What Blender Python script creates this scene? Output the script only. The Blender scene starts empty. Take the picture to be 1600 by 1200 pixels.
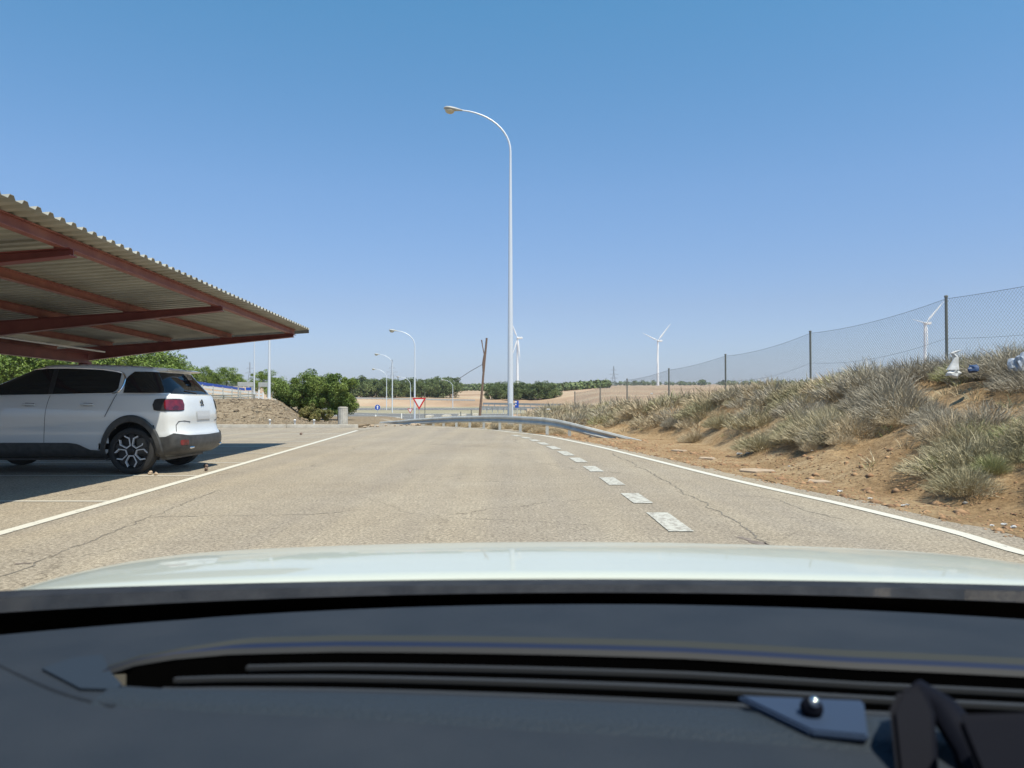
import bpy, bmesh, math, random
import numpy as np
from mathutils import Vector, Matrix, noise
R = math.radians; PI = math.pi
scene = bpy.context.scene
col = scene.collection
# ------------------------------------------------------------------ camera
CZ, FPX, HOR = 1.13, 1200.0, 625.0
cd = bpy.data.cameras.new('camera'); cam = bpy.data.objects.new('camera', cd); col.objects.link(cam)
cam.location = (0, 0, CZ)
cam.rotation_euler = (R(90) + math.atan(25/1200), 0, 0)
cd.sensor_width = 36; cd.lens = 27; cd.clip_start = .05; cd.clip_end = 9000
cd.dof.use_dof = True; cd.dof.focus_distance = 16; cd.dof.aperture_fstop = 6.5
scene.camera = cam
# ------------------------------------------------------------------ light
SUN = Vector((-.85, 1.1, -2.86)).normalized()      # the way the light travels
elev = math.asin(-SUN.z)
w = bpy.data.worlds.new('World'); scene.world = w; w.use_nodes = True
nt = w.node_tree; nt.nodes.clear()
sky = nt.nodes.new('ShaderNodeTexSky'); sky.sky_type = 'NISHITA'; sky.sun_disc = False
sky.sun_elevation = elev; sky.sun_rotation = math.atan2(-SUN.x, -SUN.y)
sky.altitude = 400; sky.air_density = 1.25; sky.dust_density = .35; sky.ozone_density = 3.2
bg = nt.nodes.new('ShaderNodeBackground'); bg.inputs['Strength'].default_value = .115
wo = nt.nodes.new('ShaderNodeOutputWorld')
tint = nt.nodes.new('ShaderNodeMix'); tint.data_type = 'RGBA'; tint.blend_type = 'MULTIPLY'; tint.inputs[0].default_value = 1; 
wtc = nt.nodes.new('ShaderNodeTexCoord'); wsp = nt.nodes.new('ShaderNodeSeparateXYZ'); wrp = nt.nodes.new('ShaderNodeValToRGB')
nt.links.new(wtc.outputs['Generated'], wsp.inputs[0]); nt.links.new(wsp.outputs['Z'], wrp.inputs[0])
for k_, (p_, c_) in enumerate([(0, (.60, .66, 1.0)), (.029, (.59, .65, .98)), (.054, (.60, .64, .90)), (.12, (.64, .65, .83)), (.26, (.66, .78, .93)), (.46, (.50, .89, .99))]):
    e_ = wrp.color_ramp.elements[k_] if k_ < 2 else wrp.color_ramp.elements.new(p_)
    e_.position = p_; e_.color = (*c_, 1)
nt.links.new(wrp.outputs[0], tint.inputs[7])
nt.links.new(sky.outputs[0], tint.inputs[6]); nt.links.new(tint.outputs[2], bg.inputs[0]); nt.links.new(bg.outputs[0], wo.inputs[0])
sd = bpy.data.lights.new('sun', 'SUN'); sd.energy = 4.7; sd.angle = R(.53); sd.color = (1, .92, .78)
so = bpy.data.objects.new('sun', sd); col.objects.link(so)
so.rotation_euler = SUN.to_track_quat('-Z', 'Y').to_euler(); so.location = (5, -5, 30)
scene.view_settings.view_transform = 'Standard'; scene.view_settings.look = 'None'
scene.view_settings.exposure = 0.45; scene.view_settings.gamma = 1
# ------------------------------------------------------------------ helpers
def mat(name, c, rough=.6, metal=0, spec=.5, coat=0, c2=None, nscale=5, bump=0, bscale=40, detail=6, island=0, coord='Object', lo=.35, hi=.65):
    m = bpy.data.materials.new(name); m.use_nodes = True; n = m.node_tree; b = n.nodes['Principled BSDF']
    b.inputs['Base Color'].default_value = (*c, 1); b.inputs['Roughness'].default_value = rough
    b.inputs['Metallic'].default_value = metal; b.inputs['Specular IOR Level'].default_value = spec
    if coat: b.inputs['Coat Weight'].default_value = coat; b.inputs['Coat Roughness'].default_value = .04
    tc = n.nodes.new('ShaderNodeTexCoord'); out = None
    if c2 is not None:
        nz = n.nodes.new('ShaderNodeTexNoise'); nz.inputs['Scale'].default_value = nscale; nz.inputs['Detail'].default_value = detail
        n.links.new(tc.outputs[coord], nz.inputs['Vector'])
        rp = n.nodes.new('ShaderNodeValToRGB'); rp.color_ramp.elements[0].position = lo; rp.color_ramp.elements[1].position = hi
        rp.color_ramp.elements[0].color = (*c, 1); rp.color_ramp.elements[1].color = (*c2, 1)
        n.links.new(nz.outputs['Fac'], rp.inputs[0]); out = rp.outputs[0]
    if island:
        g = n.nodes.new('ShaderNodeNewGeometry'); mr = n.nodes.new('ShaderNodeMapRange')
        mr.inputs['To Min'].default_value = 1-island; mr.inputs['To Max'].default_value = 1+island
        n.links.new(g.outputs['Random Per Island'], mr.inputs[0])
        mx = n.nodes.new('ShaderNodeMix'); mx.data_type = 'RGBA'; mx.blend_type = 'MULTIPLY'; mx.inputs[0].default_value = 1
        if out: n.links.new(out, mx.inputs[6])
        else: mx.inputs[6].default_value = (*c, 1)
        n.links.new(mr.outputs[0], mx.inputs[7]); out = mx.outputs[2]
    if out: n.links.new(out, b.inputs['Base Color'])
    if bump:
        nz2 = n.nodes.new('ShaderNodeTexNoise'); nz2.inputs['Scale'].default_value = bscale; nz2.inputs['Detail'].default_value = 5
        n.links.new(tc.outputs[coord], nz2.inputs['Vector'])
        bp = n.nodes.new('ShaderNodeBump'); bp.inputs['Strength'].default_value = bump; bp.inputs['Distance'].default_value = .02
        n.links.new(nz2.outputs['Fac'], bp.inputs['Height']); n.links.new(bp.outputs[0], b.inputs['Normal'])
    return m
def link(me, name, m, parent=None, smooth=False):
    o = bpy.data.objects.new(name, me); col.objects.link(o)
    for q in (m if isinstance(m, (list, tuple)) else [m]): me.materials.append(q)
    if parent is not None: o.parent = parent
    if smooth: me.polygons.foreach_set('use_smooth', [True]*len(me.polygons))
    me.update(); return o
def tag(o, label=None, cat=None, group=None, kind=None):
    if label: o['label'] = label
    if cat: o['category'] = cat
    if group: o['group'] = group
    if kind: o['kind'] = kind
    return o
def empty(name, loc=(0, 0, 0), rz=0, label=None, cat=None, group=None):
    o = bpy.data.objects.new(name, None); col.objects.link(o); o.location = loc; o.rotation_euler = (0, 0, rz)
    o.empty_display_size = .2
    return tag(o, label, cat, group)
def dup(root, loc, rz, label=None, group=None, scale=None):
    r = root.copy(); col.objects.link(r); r.location = loc; r.rotation_euler = (0, 0, rz)
    if scale: r.scale = (scale,)*3
    if label: r['label'] = label
    if group: r['group'] = group
    for ch in list(root.children):
        c = ch.copy(); col.objects.link(c); c.parent = r
        for g in ch.children:
            d = g.copy(); col.objects.link(d); d.parent = c
    return r
def np_mesh(name, V, F):                             # F: (M,k) index array
    me = bpy.data.meshes.new(name); V = np.asarray(V, dtype=np.float32); F = np.asarray(F, dtype=np.int32)
    M, k = F.shape
    me.vertices.add(len(V)); me.vertices.foreach_set('co', V.ravel())
    me.loops.add(M*k); me.loops.foreach_set('vertex_index', F.ravel())
    me.polygons.add(M); me.polygons.foreach_set('loop_start', np.arange(0, M*k, k, dtype=np.int32))
    me.update(calc_edges=True); return me
class MB:                                            # a mesh under construction
    def __init__(s): s.v = []; s.f = []
    def add(s, vs, fs):
        n = len(s.v); s.v += [tuple(v) for v in vs]; s.f += [tuple(i+n for i in f) for f in fs]; return s
    def box(s, a, b, M=None):
        (x0, y0, z0), (x1, y1, z1) = a, b
        vs = [Vector(p) for p in ((x0,y0,z0),(x1,y0,z0),(x1,y1,z0),(x0,y1,z0),(x0,y0,z1),(x1,y0,z1),(x1,y1,z1),(x0,y1,z1))]
        if M is not None: vs = [M @ v for v in vs]
        return s.add(vs, [(0,3,2,1),(4,5,6,7),(0,1,5,4),(1,2,6,5),(2,3,7,6),(3,0,4,7)])
    def tube(s, pts, rad, n=8, cap=True, flat=1.0):
        pts = [Vector(p) for p in pts]
        if not hasattr(rad, '__len__'): rad = [rad]*len(pts)
        rings = []; prev = None
        for i, p in enumerate(pts):
            d = (pts[min(i+1, len(pts)-1)]-pts[max(i-1, 0)]).normalized()
            if prev is None: u = d.cross(Vector((0, 0, 1)) if abs(d.z) < .9 else Vector((1, 0, 0))).normalized()
            else: u = (prev - d*prev.dot(d)).normalized()
            prev = u; v = d.cross(u)
            rings.append([p + (u*math.cos(2*PI*k/n)+v*math.sin(2*PI*k/n)*flat)*rad[i] for k in range(n)])
        return s.loft(rings, cap)
    def loft(s, rings, cap=True, closed=True):
        n = len(rings[0]); vs = [p for r in rings for p in r]; fs = []
        for i in range(len(rings)-1):
            for k in range(n if closed else n-1):
                a = i*n+k; b = i*n+(k+1) % n; fs.append((a, b, b+n, a+n))
        if cap and closed: fs.append(tuple(range(n))[::-1]); fs.append(tuple(range((len(rings)-1)*n, len(rings)*n)))
        return s.add(vs, fs)
    def lathe(s, prof, n=24, M=None, cap=True):      # profile (r,z) about z
        rings = [[Vector((r*math.cos(2*PI*k/n), r*math.sin(2*PI*k/n), z)) for k in range(n)] for r, z in prof]
        if M is not None: rings = [[M @ v for v in r] for r in rings]
        return s.loft(rings, cap)
    def poly(s, pts, off):                           # flat polygon extruded by vector off
        pts = [Vector(p) for p in pts]; off = Vector(off); n = len(pts)
        return s.add(pts+[p+off for p in pts], [tuple(range(n))[::-1], tuple(range(n, 2*n))]+[(i, (i+1) % n, (i+1) % n+n, i+n) for i in range(n)])
    def build(s, name, m, parent=None, smooth=False, bevel=0):
        me = bpy.data.meshes.new(name); me.from_pydata(s.v, [], s.f); o = link(me, name, m, parent, smooth)
        bm = bmesh.new(); bm.from_mesh(me); bmesh.ops.recalc_face_normals(bm, faces=bm.faces)
        if bevel: bmesh.ops.bevel(bm, geom=[e for e in bm.edges if len(e.link_faces) == 2 and e.calc_face_angle(0) > .6], offset=bevel, segments=2, affect='EDGES')
        bm.to_mesh(me); bm.free()
        if smooth:
            me.polygons.foreach_set('use_smooth', [True]*len(me.polygons)); me.set_sharp_from_angle(angle=R(38))
        return o
def X(px, D): return (px-800)/FPX*D
def Z(py, D): return CZ + (HOR-py)/FPX*D
def W(px, py, D): return Vector((X(px, D), D, Z(py, D)))
def G(px, py, z=0.0):                                # the point of a level z seen at a pixel
    D = (CZ-z)*FPX/(py-HOR); return Vector((X(px, D), D, z))
def sst(a, b, t): t = np.clip((t-a)/(b-a), 0, 1); return t*t*(3-2*t)
# ------------------------------------------------------------------ materials
M = {}
M['paint'] = mat('white_car_paint', (.68, .70, .70), .2, coat=1)
M['glass'] = mat('tinted_car_glass', (.012, .014, .016), .04, spec=.6)
M['black'] = mat('black_plastic', (.018, .018, .02), .45, c2=(.03, .03, .03), nscale=30)
M['clad'] = mat('grey_cladding', (.035, .036, .037), .5, c2=(.06, .06, .058), nscale=12)
M['rubber'] = mat('tyre_rubber', (.022, .022, .022), .8, bump=.3, bscale=60)
M['alloy'] = mat('machined_alloy', (.70, .71, .73), .35, metal=.4)
M['darkalloy'] = mat('dark_alloy', (.03, .03, .032), .35, metal=.5)
M['seam'] = mat('panel_seam', (.02, .02, .022), .7)
M['redlamp'] = mat('red_lamp_lens', (.17, .008, .014), .08, coat=1, c2=(.05, .004, .006), nscale=9)
M['chrome'] = mat('chrome', (.7, .7, .7), .12, metal=1)
M['plate'] = mat('number_plate', (.55, .56, .57), .4)
M['galv'] = mat('galvanised_steel', (.36, .37, .36), .55, spec=.3, c2=(.46, .47, .45), nscale=3)
M['polepaint'] = mat('pale_pole_paint', (.66, .70, .74), .4, metal=.2)
M['white'] = mat('white_paint', (.78, .78, .76), .5)
M['red'] = mat('sign_red', (.55, .03, .03), .4)
M['blue'] = mat('sign_blue', (.02, .08, .42), .4)
M['rustred'] = mat('oxide_red_steel', (.23, .075, .06), .55, c2=(.30, .12, .09), nscale=4)
M['girder'] = mat('dark_red_steel', (.16, .035, .035), .5, c2=(.22, .06, .05), nscale=3)
M['sheet'] = mat('corrugated_sheet', (.42, .41, .35), .5, metal=.1, c2=(.31, .30, .25), nscale=1.3)
M['concrete'] = mat('concrete', (.52, .50, .45), .85, c2=(.40, .38, .33), nscale=5, bump=.4, bscale=50)
M['kerb'] = mat('kerb_concrete', (.60, .56, .48), .85, c2=(.46, .42, .35), nscale=4, bump=.3)
M['wood'] = mat('weathered_wood', (.22, .15, .11), .85, c2=(.13, .09, .07), nscale=14, bump=.5)
M['bark'] = mat('bark', (.10, .07, .05), .9, bump=.6, bscale=20)
M['pine'] = mat('pine_foliage', (.085, .14, .025), .65, c2=(.18, .235, .045), nscale=1.1, island=.45)
M['pine_far'] = mat('far_pine_foliage', (.095, .135, .045), .7, c2=(.16, .20, .07), nscale=.35, island=.4)
M['broad'] = mat('broadleaf_foliage', (.11, .175, .025), .6, c2=(.19, .25, .045), nscale=.5, island=.45)
M['yellowleaf'] = mat('yellowing_foliage', (.22, .19, .06), .7, c2=(.13, .15, .04), nscale=3, island=.35)
M['scrub'] = mat('grey_green_scrub', (.30, .275, .16), .8, c2=(.44, .38, .25), nscale=.8, island=.35)
M['scrub_dry'] = mat('dry_scrub', (.52, .425, .28), .85, c2=(.38, .31, .20), nscale=1.2, island=.35)
M['scrub_grey'] = mat('grey_scrub', (.28, .25, .19), .85, c2=(.40, .36, .28), nscale=1.5, island=.35)
M['scrub_green'] = mat('green_scrub', (.27, .29, .12), .75, c2=(.38, .36, .19), nscale=3, island=.35)
M['fencewire'] = mat('fence_wire', (.24, .25, .25), .5, metal=.2)
M['fencepost'] = mat('fence_post', (.20, .20, .17), .55, metal=.3)
M['turbine'] = mat('turbine_white', (.80, .81, .82), .45)
M['pylon'] = mat('pylon_steel', (.26, .29, .33), .6)
M['bagwhite'] = mat('white_plastic_film', (.60, .61, .61), .4, c2=(.42, .42, .40), nscale=14)
M['bagblue'] = mat('blue_plastic_film', (.02, .05, .13), .5)
M['baggrey'] = mat('grey_plastic_sheet', (.30, .34, .40), .4)
M['stone'] = mat('pale_stone', (.46, .36, .26), .9, c2=(.36, .27, .18), nscale=9)
def line_mat(name, c, wear, scale=6):
    m = mat(name, c, .7, c2=None, bump=.25, bscale=120); n = m.node_tree; b = n.nodes['Principled BSDF']
    tc = n.nodes.new('ShaderNodeTexCoord'); nz = n.nodes.new('ShaderNodeTexNoise'); nz.inputs['Scale'].default_value = scale; nz.inputs['Detail'].default_value = 12; nz.inputs['Roughness'].default_value = .75
    n.links.new(tc.outputs['Object'], nz.inputs['Vector'])
    rp = n.nodes.new('ShaderNodeValToRGB'); e = rp.color_ramp.elements
    e[0].position = wear-.06; e[0].color = (.26, .23, .19, 1); e[1].position = wear+.03; e[1].color = (*c, 1)
    n.links.new(nz.outputs['Fac'], rp.inputs[0]); n.links.new(rp.outputs[0], b.inputs['Base Color']); return m
M['line'] = line_mat('road_paint', (.60, .58, .50), .40)
M['line_worn'] = line_mat('worn_road_paint', (.50, .49, .43), .48, 14)
M['line_thin'] = line_mat('faded_bay_paint', (.52, .49, .42), .36, 8)
def asphalt_mat(name, c1, c2, crack=1):
    m = bpy.data.materials.new(name); m.use_nodes = True; n = m.node_tree; L = n.links; b = n.nodes['Principled BSDF']
    b.inputs['Roughness'].default_value = .9; b.inputs['Specular IOR Level'].default_value = .25
    tc = n.nodes.new('ShaderNodeTexCoord')
    def nz(s, d, r=.6):
        q = n.nodes.new('ShaderNodeTexNoise'); q.inputs['Scale'].default_value = s; q.inputs['Detail'].default_value = d; q.inputs['Roughness'].default_value = r
        L.new(tc.outputs['Object'], q.inputs['Vector']); return q
    def ramp(src, a, b_, ca, cb):
        r = n.nodes.new('ShaderNodeValToRGB'); r.color_ramp.elements[0].position = a; r.color_ramp.elements[1].position = b_
        r.color_ramp.elements[0].color = (*ca, 1); r.color_ramp.elements[1].color = (*cb, 1); L.new(src, r.inputs[0]); return r.outputs[0]
    def mul(a, b_, f=1):
        q = n.nodes.new('ShaderNodeMix'); q.data_type = 'RGBA'; q.blend_type = 'MULTIPLY'; q.inputs[0].default_value = f; L.new(a, q.inputs[6]); L.new(b_, q.inputs[7]); return q.outputs[2]
    base = ramp(nz(.45, 5).outputs['Fac'], .3, .7, c1, c2)
    sp = nz(34, 4, .85).outputs['Fac']
    base = mul(base, ramp(sp, .40, .62, (.55, .53, .50), (1.45, 1.45, 1.42)))
    base = mul(base, ramp(nz(5, 6, .7).outputs['Fac'], .35, .7, (.88, .87, .86), (1.06, 1.06, 1.05)))
    # tyre-darkened lengthwise streaks
    mp = n.nodes.new('ShaderNodeMapping'); mp.inputs['Scale'].default_value = (1.6, .05, 1); L.new(tc.outputs['Object'], mp.inputs[0])
    st = n.nodes.new('ShaderNodeTexNoise'); st.inputs['Scale'].default_value = 1; st.inputs['Detail'].default_value = 4; L.new(mp.outputs[0], st.inputs['Vector'])
    base = mul(base, ramp(st.outputs['Fac'], .4, .62, (.91, .91, .92), (1.04, 1.03, 1.0)))
    if crack:
        for sc, dist, wd, seed in ((.33, .7, .0035, 0), (1.9, .35, .009, 4)):
            wv = nz(sc*2.5, 6, .7)
            mv = n.nodes.new('ShaderNodeMapping'); mv.inputs['Location'].default_value = (seed+.37, seed+1.3, 0); L.new(tc.outputs['Object'], mv.inputs[0])
            va = n.nodes.new('ShaderNodeVectorMath'); va.operation = 'MULTIPLY_ADD'; L.new(wv.outputs['Color'], va.inputs[0]); va.inputs[1].default_value = (dist,)*3; L.new(mv.outputs[0], va.inputs[2])
            vo = n.nodes.new('ShaderNodeTexVoronoi'); vo.feature = 'DISTANCE_TO_EDGE'; vo.inputs['Scale'].default_value = sc; L.new(va.outputs[0], vo.inputs['Vector'])
            cr = ramp(vo.outputs['Distance'], wd*.3, wd, (.32, .30, .28), (1, 1, 1))
            if seed:                                   # fine crazing only in patches
                mk = ramp(nz(.6, 2).outputs['Fac'], .56, .68, (0, 0, 0), (1, 1, 1))
                q = n.nodes.new('ShaderNodeMix'); q.data_type = 'RGBA'; q.blend_type = 'MIX'; L.new(mk, q.inputs[0]); q.inputs[6].default_value = (1, 1, 1, 1); L.new(cr, q.inputs[7]); cr = q.outputs[2]
                base = mul(base, cr, .55)
            else:
                mk = ramp(nz(.22, 2).outputs['Fac'], .42, .56, (0, 0, 0), (1, 1, 1))
                q = n.nodes.new('ShaderNodeMix'); q.data_type = 'RGBA'; q.blend_type = 'MIX'; L.new(mk, q.inputs[0]); q.inputs[6].default_value = (1, 1, 1, 1); L.new(cr, q.inputs[7]); cr = q.outputs[2]
                base = mul(base, cr, .8)
    L.new(base, b.inputs['Base Color'])
    bp = n.nodes.new('ShaderNodeBump'); bp.inputs['Strength'].default_value = .6; bp.inputs['Distance'].default_value = .01
    L.new(sp, bp.inputs['Height']); L.new(bp.outputs[0], b.inputs['Normal']); return m
M['asphalt'] = asphalt_mat('worn_asphalt', (.31, .268, .212), (.355, .315, .258))
M['asphalt_far'] = asphalt_mat('grey_asphalt', (.15, .155, .16), (.20, .20, .20), 0)
def ground_mat():
    m = bpy.data.materials.new('ground_soil'); m.use_nodes = True; n = m.node_tree; L = n.links; b = n.nodes['Principled BSDF']
    b.inputs['Roughness'].default_value = .95; b.inputs['Specular IOR Level'].default_value = .1
    tc = n.nodes.new('ShaderNodeTexCoord')
    def nz(s, d, r=.6):
        q = n.nodes.new('ShaderNodeTexNoise'); q.inputs['Scale'].default_value = s; q.inputs['Detail'].default_value = d; q.inputs['Roughness'].default_value = r
        L.new(tc.outputs['Object'], q.inputs['Vector']); return q.outputs['Fac']
    def ramp(src, els):
        r = n.nodes.new('ShaderNodeValToRGB'); e = r.color_ramp.elements
        while len(e) < len(els): e.new(.5)
        for q, (p, c) in zip(e, els): q.position = p; q.color = (*c, 1)
        L.new(src, r.inputs[0]); return r.outputs[0]
    def mix(f, a, b_, mode='MIX'):
        q = n.nodes.new('ShaderNodeMix'); q.data_type = 'RGBA'; q.blend_type = mode
        if isinstance(f, float): q.inputs[0].default_value = f
        else: L.new(f, q.inputs[0])
        L.new(a, q.inputs[6]); L.new(b_, q.inputs[7]); return q.outputs[2]
    near = ramp(nz(.9, 8, .65), [(.30, (.25, .16, .08)), (.5, (.36, .25, .138)), (.72, (.48, .365, .225))])
    near = mix(1.0, near, ramp(nz(14, 6, .75), [(.34, (.50, .47, .45)), (.55, (1, 1, 1)), (.75, (1.2, 1.2, 1.18))]), 'MULTIPLY')
    field = ramp(nz(.02, 8, .6), [(.35, (.30, .205, .135)), (.5, (.41, .295, .20)), (.6, (.45, .36, .25)), (.72, (.27, .23, .13))])
    sep = n.nodes.new('ShaderNodeSeparateXYZ'); L.new(tc.outputs['Object'], sep.inputs[0])
    mr = n.nodes.new('ShaderNodeMapRange'); mr.inputs['From Min'].default_value = 45; mr.inputs['From Max'].default_value = 75; L.new(sep.outputs['Y'], mr.inputs[0])
    base = mix(mr.outputs[0], near, field)
    # gravelly grey-tan soil on the left embankment and island
    grav = ramp(nz(5, 8, .8), [(.36, (.11, .08, .055)), (.5, (.235, .185, .125)), (.66, (.35, .29, .21))])
    mg = n.nodes.new('ShaderNodeMapRange'); mg.inputs['From Min'].default_value = -5; mg.inputs['From Max'].default_value = -7; L.new(sep.outputs['X'], mg.inputs[0])
    mg2 = n.nodes.new('ShaderNodeMapRange'); mg2.inputs['From Min'].default_value = 90; mg2.inputs['From Max'].default_value = 60; L.new(sep.outputs['Y'], mg2.inputs[0])
    mm = n.nodes.new('ShaderNodeMath'); mm.operation = 'MULTIPLY'; L.new(mg.outputs[0], mm.inputs[0]); L.new(mg2.outputs[0], mm.inputs[1])
    base = mix(mm.outputs[0], base, grav)
    L.new(base, b.inputs['Base Color'])
    bp = n.nodes.new('ShaderNodeBump'); bp.inputs['Strength'].default_value = .9; bp.inputs['Distance'].default_value = .05
    L.new(nz(11, 8, .75), bp.inputs['Height']); L.new(bp.outputs[0], b.inputs['Normal']); return m
M['ground'] = ground_mat()
# ------------------------------------------------------------------ terrain
LINE = [(3.9, -2), (4.02, 4)] + [tuple(G(px, py)[:2]) for px, py in ((1600, 865), (1488, 831), (1319, 789), (1197, 762), (1100, 739), (1000, 714), (925, 696), (850, 681), (800, 675.5), (760, 671.2), (700, 668.5))] + [(-4.2, 32.8), (-6.5, 34.0), (-12, 36)]
LY = np.array([p[1] for p in LINE[:11]]); LX = np.array([p[0] for p in LINE[:11]])
FENCE = [(9.5, 5.0), (9.25, 10.1), (8.5, 15.0), (7.78, 20.0), (6.9, 24.8), (6.07, 29.7), (5.2, 34.7), (4.5, 39.2), (3.6, 44.0)]
FTOP = [3.15, 3.2, 3.16, 2.92, 2.6, 2.34, 2.08, 1.79, 1.6]
FY = np.array([p[1] for p in FENCE]); FX = np.array([p[0] for p in FENCE]); FB = np.array(FTOP)-1.62
def rough(x, y, a, f): return a*(np.sin(x*f+1.3*np.sin(y*f*.7))*np.cos(y*f*1.1+.8*np.sin(x*f*.9)))
def T(x, y):
    x = np.asarray(x, float); y = np.asarray(y, float)
    edge = np.interp(y, LY, LX)+.45                                  # asphalt edge on the right
    edge = np.where(y > LY[-1], LX[-1]+.9+(y-LY[-1])*.15, edge)
    fx = np.interp(y, FY, FX); fb = np.interp(y, FY, FB)
    edge = edge + np.interp(y, [12, 19, 23, 29], [0, 1.8, 2.0, .7])
    t = np.clip((x-edge-.7)/np.maximum(fx-.6-edge-.7, .6), 0, 1.0)
    bank = fb*(t*t*(3-2*t)*.45+.55*t**.8)*np.where(x > edge+.5, 1, 0)
    bank = bank + np.where((x > edge+.5), (rough(x, y, .07, 1.9)+rough(x+3, y, .04, 4.7)+rough(x, y+7, .018, 11))*np.clip((x-edge-.5)/1.2, 0, 1), 0)
    bank = bank*(1-sst(40, 60, y))
    low = -1.5*sst(39, 60, y)*sst(-9, -5, x) - 1.5*sst(52, 80, y)*(1-sst(-9, -5, x))
    # highway embankment and fields behind
    D = np.sqrt(x*x+y*y)
    far = 3.0*sst(255, 300, D)
    hill = np.maximum(D-300, 0)*.0205
    rightrise = sst(5, 12, x-fx)*(1-sst(2000, 2500, D))*sst(0, 30, x*1.0)*0
    # plateau on the right beyond the fence
    pl = sst(0.02, .13, x/np.maximum(y, 1))*sst(40, 75, y)
    low = low*(1-pl) + pl*(.6+np.clip(D-60, 0, 260)*.0165)
    far = far*(1-pl*.0)*(1-pl)
    z = bank+low+far+hill
    z = np.where((pl > 0) & (D > 300), np.maximum(z, low+hill), z)
    # left mound
    xe = -8.9-(y-34)*.25
    m_ = sst(0, 2.3, xe-x)*sst(33.0, 36.8, y)*(1-sst(60, 95, y))
    mound = 1.14*m_ + m_*(rough(x, y, .05, 2.6)+rough(x, y+2, .03, 7.0))
    ramp = 1.1*sst(-14, -34, x)*sst(52, 70, y)*(1-sst(110, 150, y))
    z = z + mound*1.0 + ramp + .55*np.exp(-((x-3.2)/1.5)**2-((y-38.5)/5.0)**2) + .3*np.exp(-((x-1.6)/.9)**2-((y-36)/3.0)**2)
    return z
def axis(segs):
    out = []
    for a, b, s in segs: out += list(np.arange(a, b, s))
    return np.array(out+[segs[-1][1]])
gx = np.concatenate([-np.geomspace(3500, 42, 50), axis([(-40, -18, .8), (-18, 2, .4), (2, 12, .11), (12, 22, .5), (22, 40, 1.5)]), np.geomspace(44, 3500, 50)])
gy = np.concatenate([axis([(-60, -2, 4), (-2, 4, .5), (4, 30, .13), (30, 50, .3), (50, 100, 1.2)]), np.geomspace(103, 4500, 90)])
XX, YY = np.meshgrid(gx, gy); ZZ = T(XX, YY)
inroad = (YY < 48) & (XX < np.where(YY > LY[-1], LX[-1]+.5, np.interp(YY, LY, LX)+.35)) & (XX > -45)
road_area = (XX > -6.2) & (YY < 48)
ZZ = np.where(inroad & ((YY < 31.2) | road_area) & (ZZ < .2), ZZ-.05, ZZ)
ng, mg_ = XX.shape
idx = np.arange(ng*mg_).reshape(ng, mg_)
F = np.stack([idx[:-1, :-1].ravel(), idx[:-1, 1:].ravel(), idx[1:, 1:].ravel(), idx[1:, :-1].ravel()], 1)
me = np_mesh('ground', np.stack([XX.ravel(), YY.ravel(), ZZ.ravel()], 1), F)
g = link(me, 'ground', M['ground'], smooth=True); tag(g, kind='structure')
def Tz(x, y): return float(T(x, y))
# road sheet: left edge .. right edge rows
def sheet(name, rows, m, dz, kind='structure', terrain=True, parent=None, thick=0):
    mb = MB(); V = []; n = len(rows[0])
    for r in rows:
        for (x, y) in r: V.append((x, y, (Tz(x, y) if terrain else 0)+dz))
    fs = [(i*n+k, i*n+k+1, (i+1)*n+k+1, (i+1)*n+k) for i in range(len(rows)-1) for k in range(n-1)]
    mb.add(V, fs); o = mb.build(name, m, parent)
    if kind: tag(o, kind=kind)
    return o
ys = list(np.arange(-14, 31.3, .45))+[31.3]
rows = []
for y in ys:
    xr = np.interp(y, LY, LX)+.4 + .05*math.sin(y*3.1)+.04*math.sin(y*7.7)
    rows.append([(x, y) for x in np.linspace(-40, xr, 30)])
r_a = sheet('road', rows, M['asphalt'], .0, terrain=False)
# exit beyond the crest, between kerb island and guardrail
rows = [[(x, y) for x in np.linspace(-6.1-(y-31)*.05, -.9-(y-31)*.42, 10)] for y in np.arange(31.304, 50, 1.0)]
sheet('road', rows, M['asphalt'], .0)
rows = [[(x, y+.02*x) for x in np.linspace(-260, 160, 90)] for y in (98, 104, 112, 122)]
def strip(y0, y1, m, dz, name='highway', x0=-260, x1=30, k=.03, zz=None):
    rows = [[(x, y+k*x) for x in np.linspace(x0, x1, 80)] for y in np.linspace(y0, y1, 4)]
    return sheet(name, rows, m, dz)
M['verge'] = mat('dry_verge', (.24, .22, .13), .95, c2=(.33, .29, .20), nscale=.12)
strip(62, 97.5, M['verge'], .06, name='verge', x1=0)
strip(142.5, 195.5, M['verge'], .08, name='verge', x1=3)
strip(240.5, 262, M['verge'], .08, name='verge', x1=5)
strip(98, 142, M['asphalt_far'], .10, x1=0)
strip(196, 240, M['asphalt_far'], .12, x1=4)
for a, b in ((99, 99.5), (112, 112.3), (139, 139.7), (198, 199), (216, 216.5), (237, 238)):
    strip(a, b, M['white'], .16, name='road_marking', x1=-1)
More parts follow.
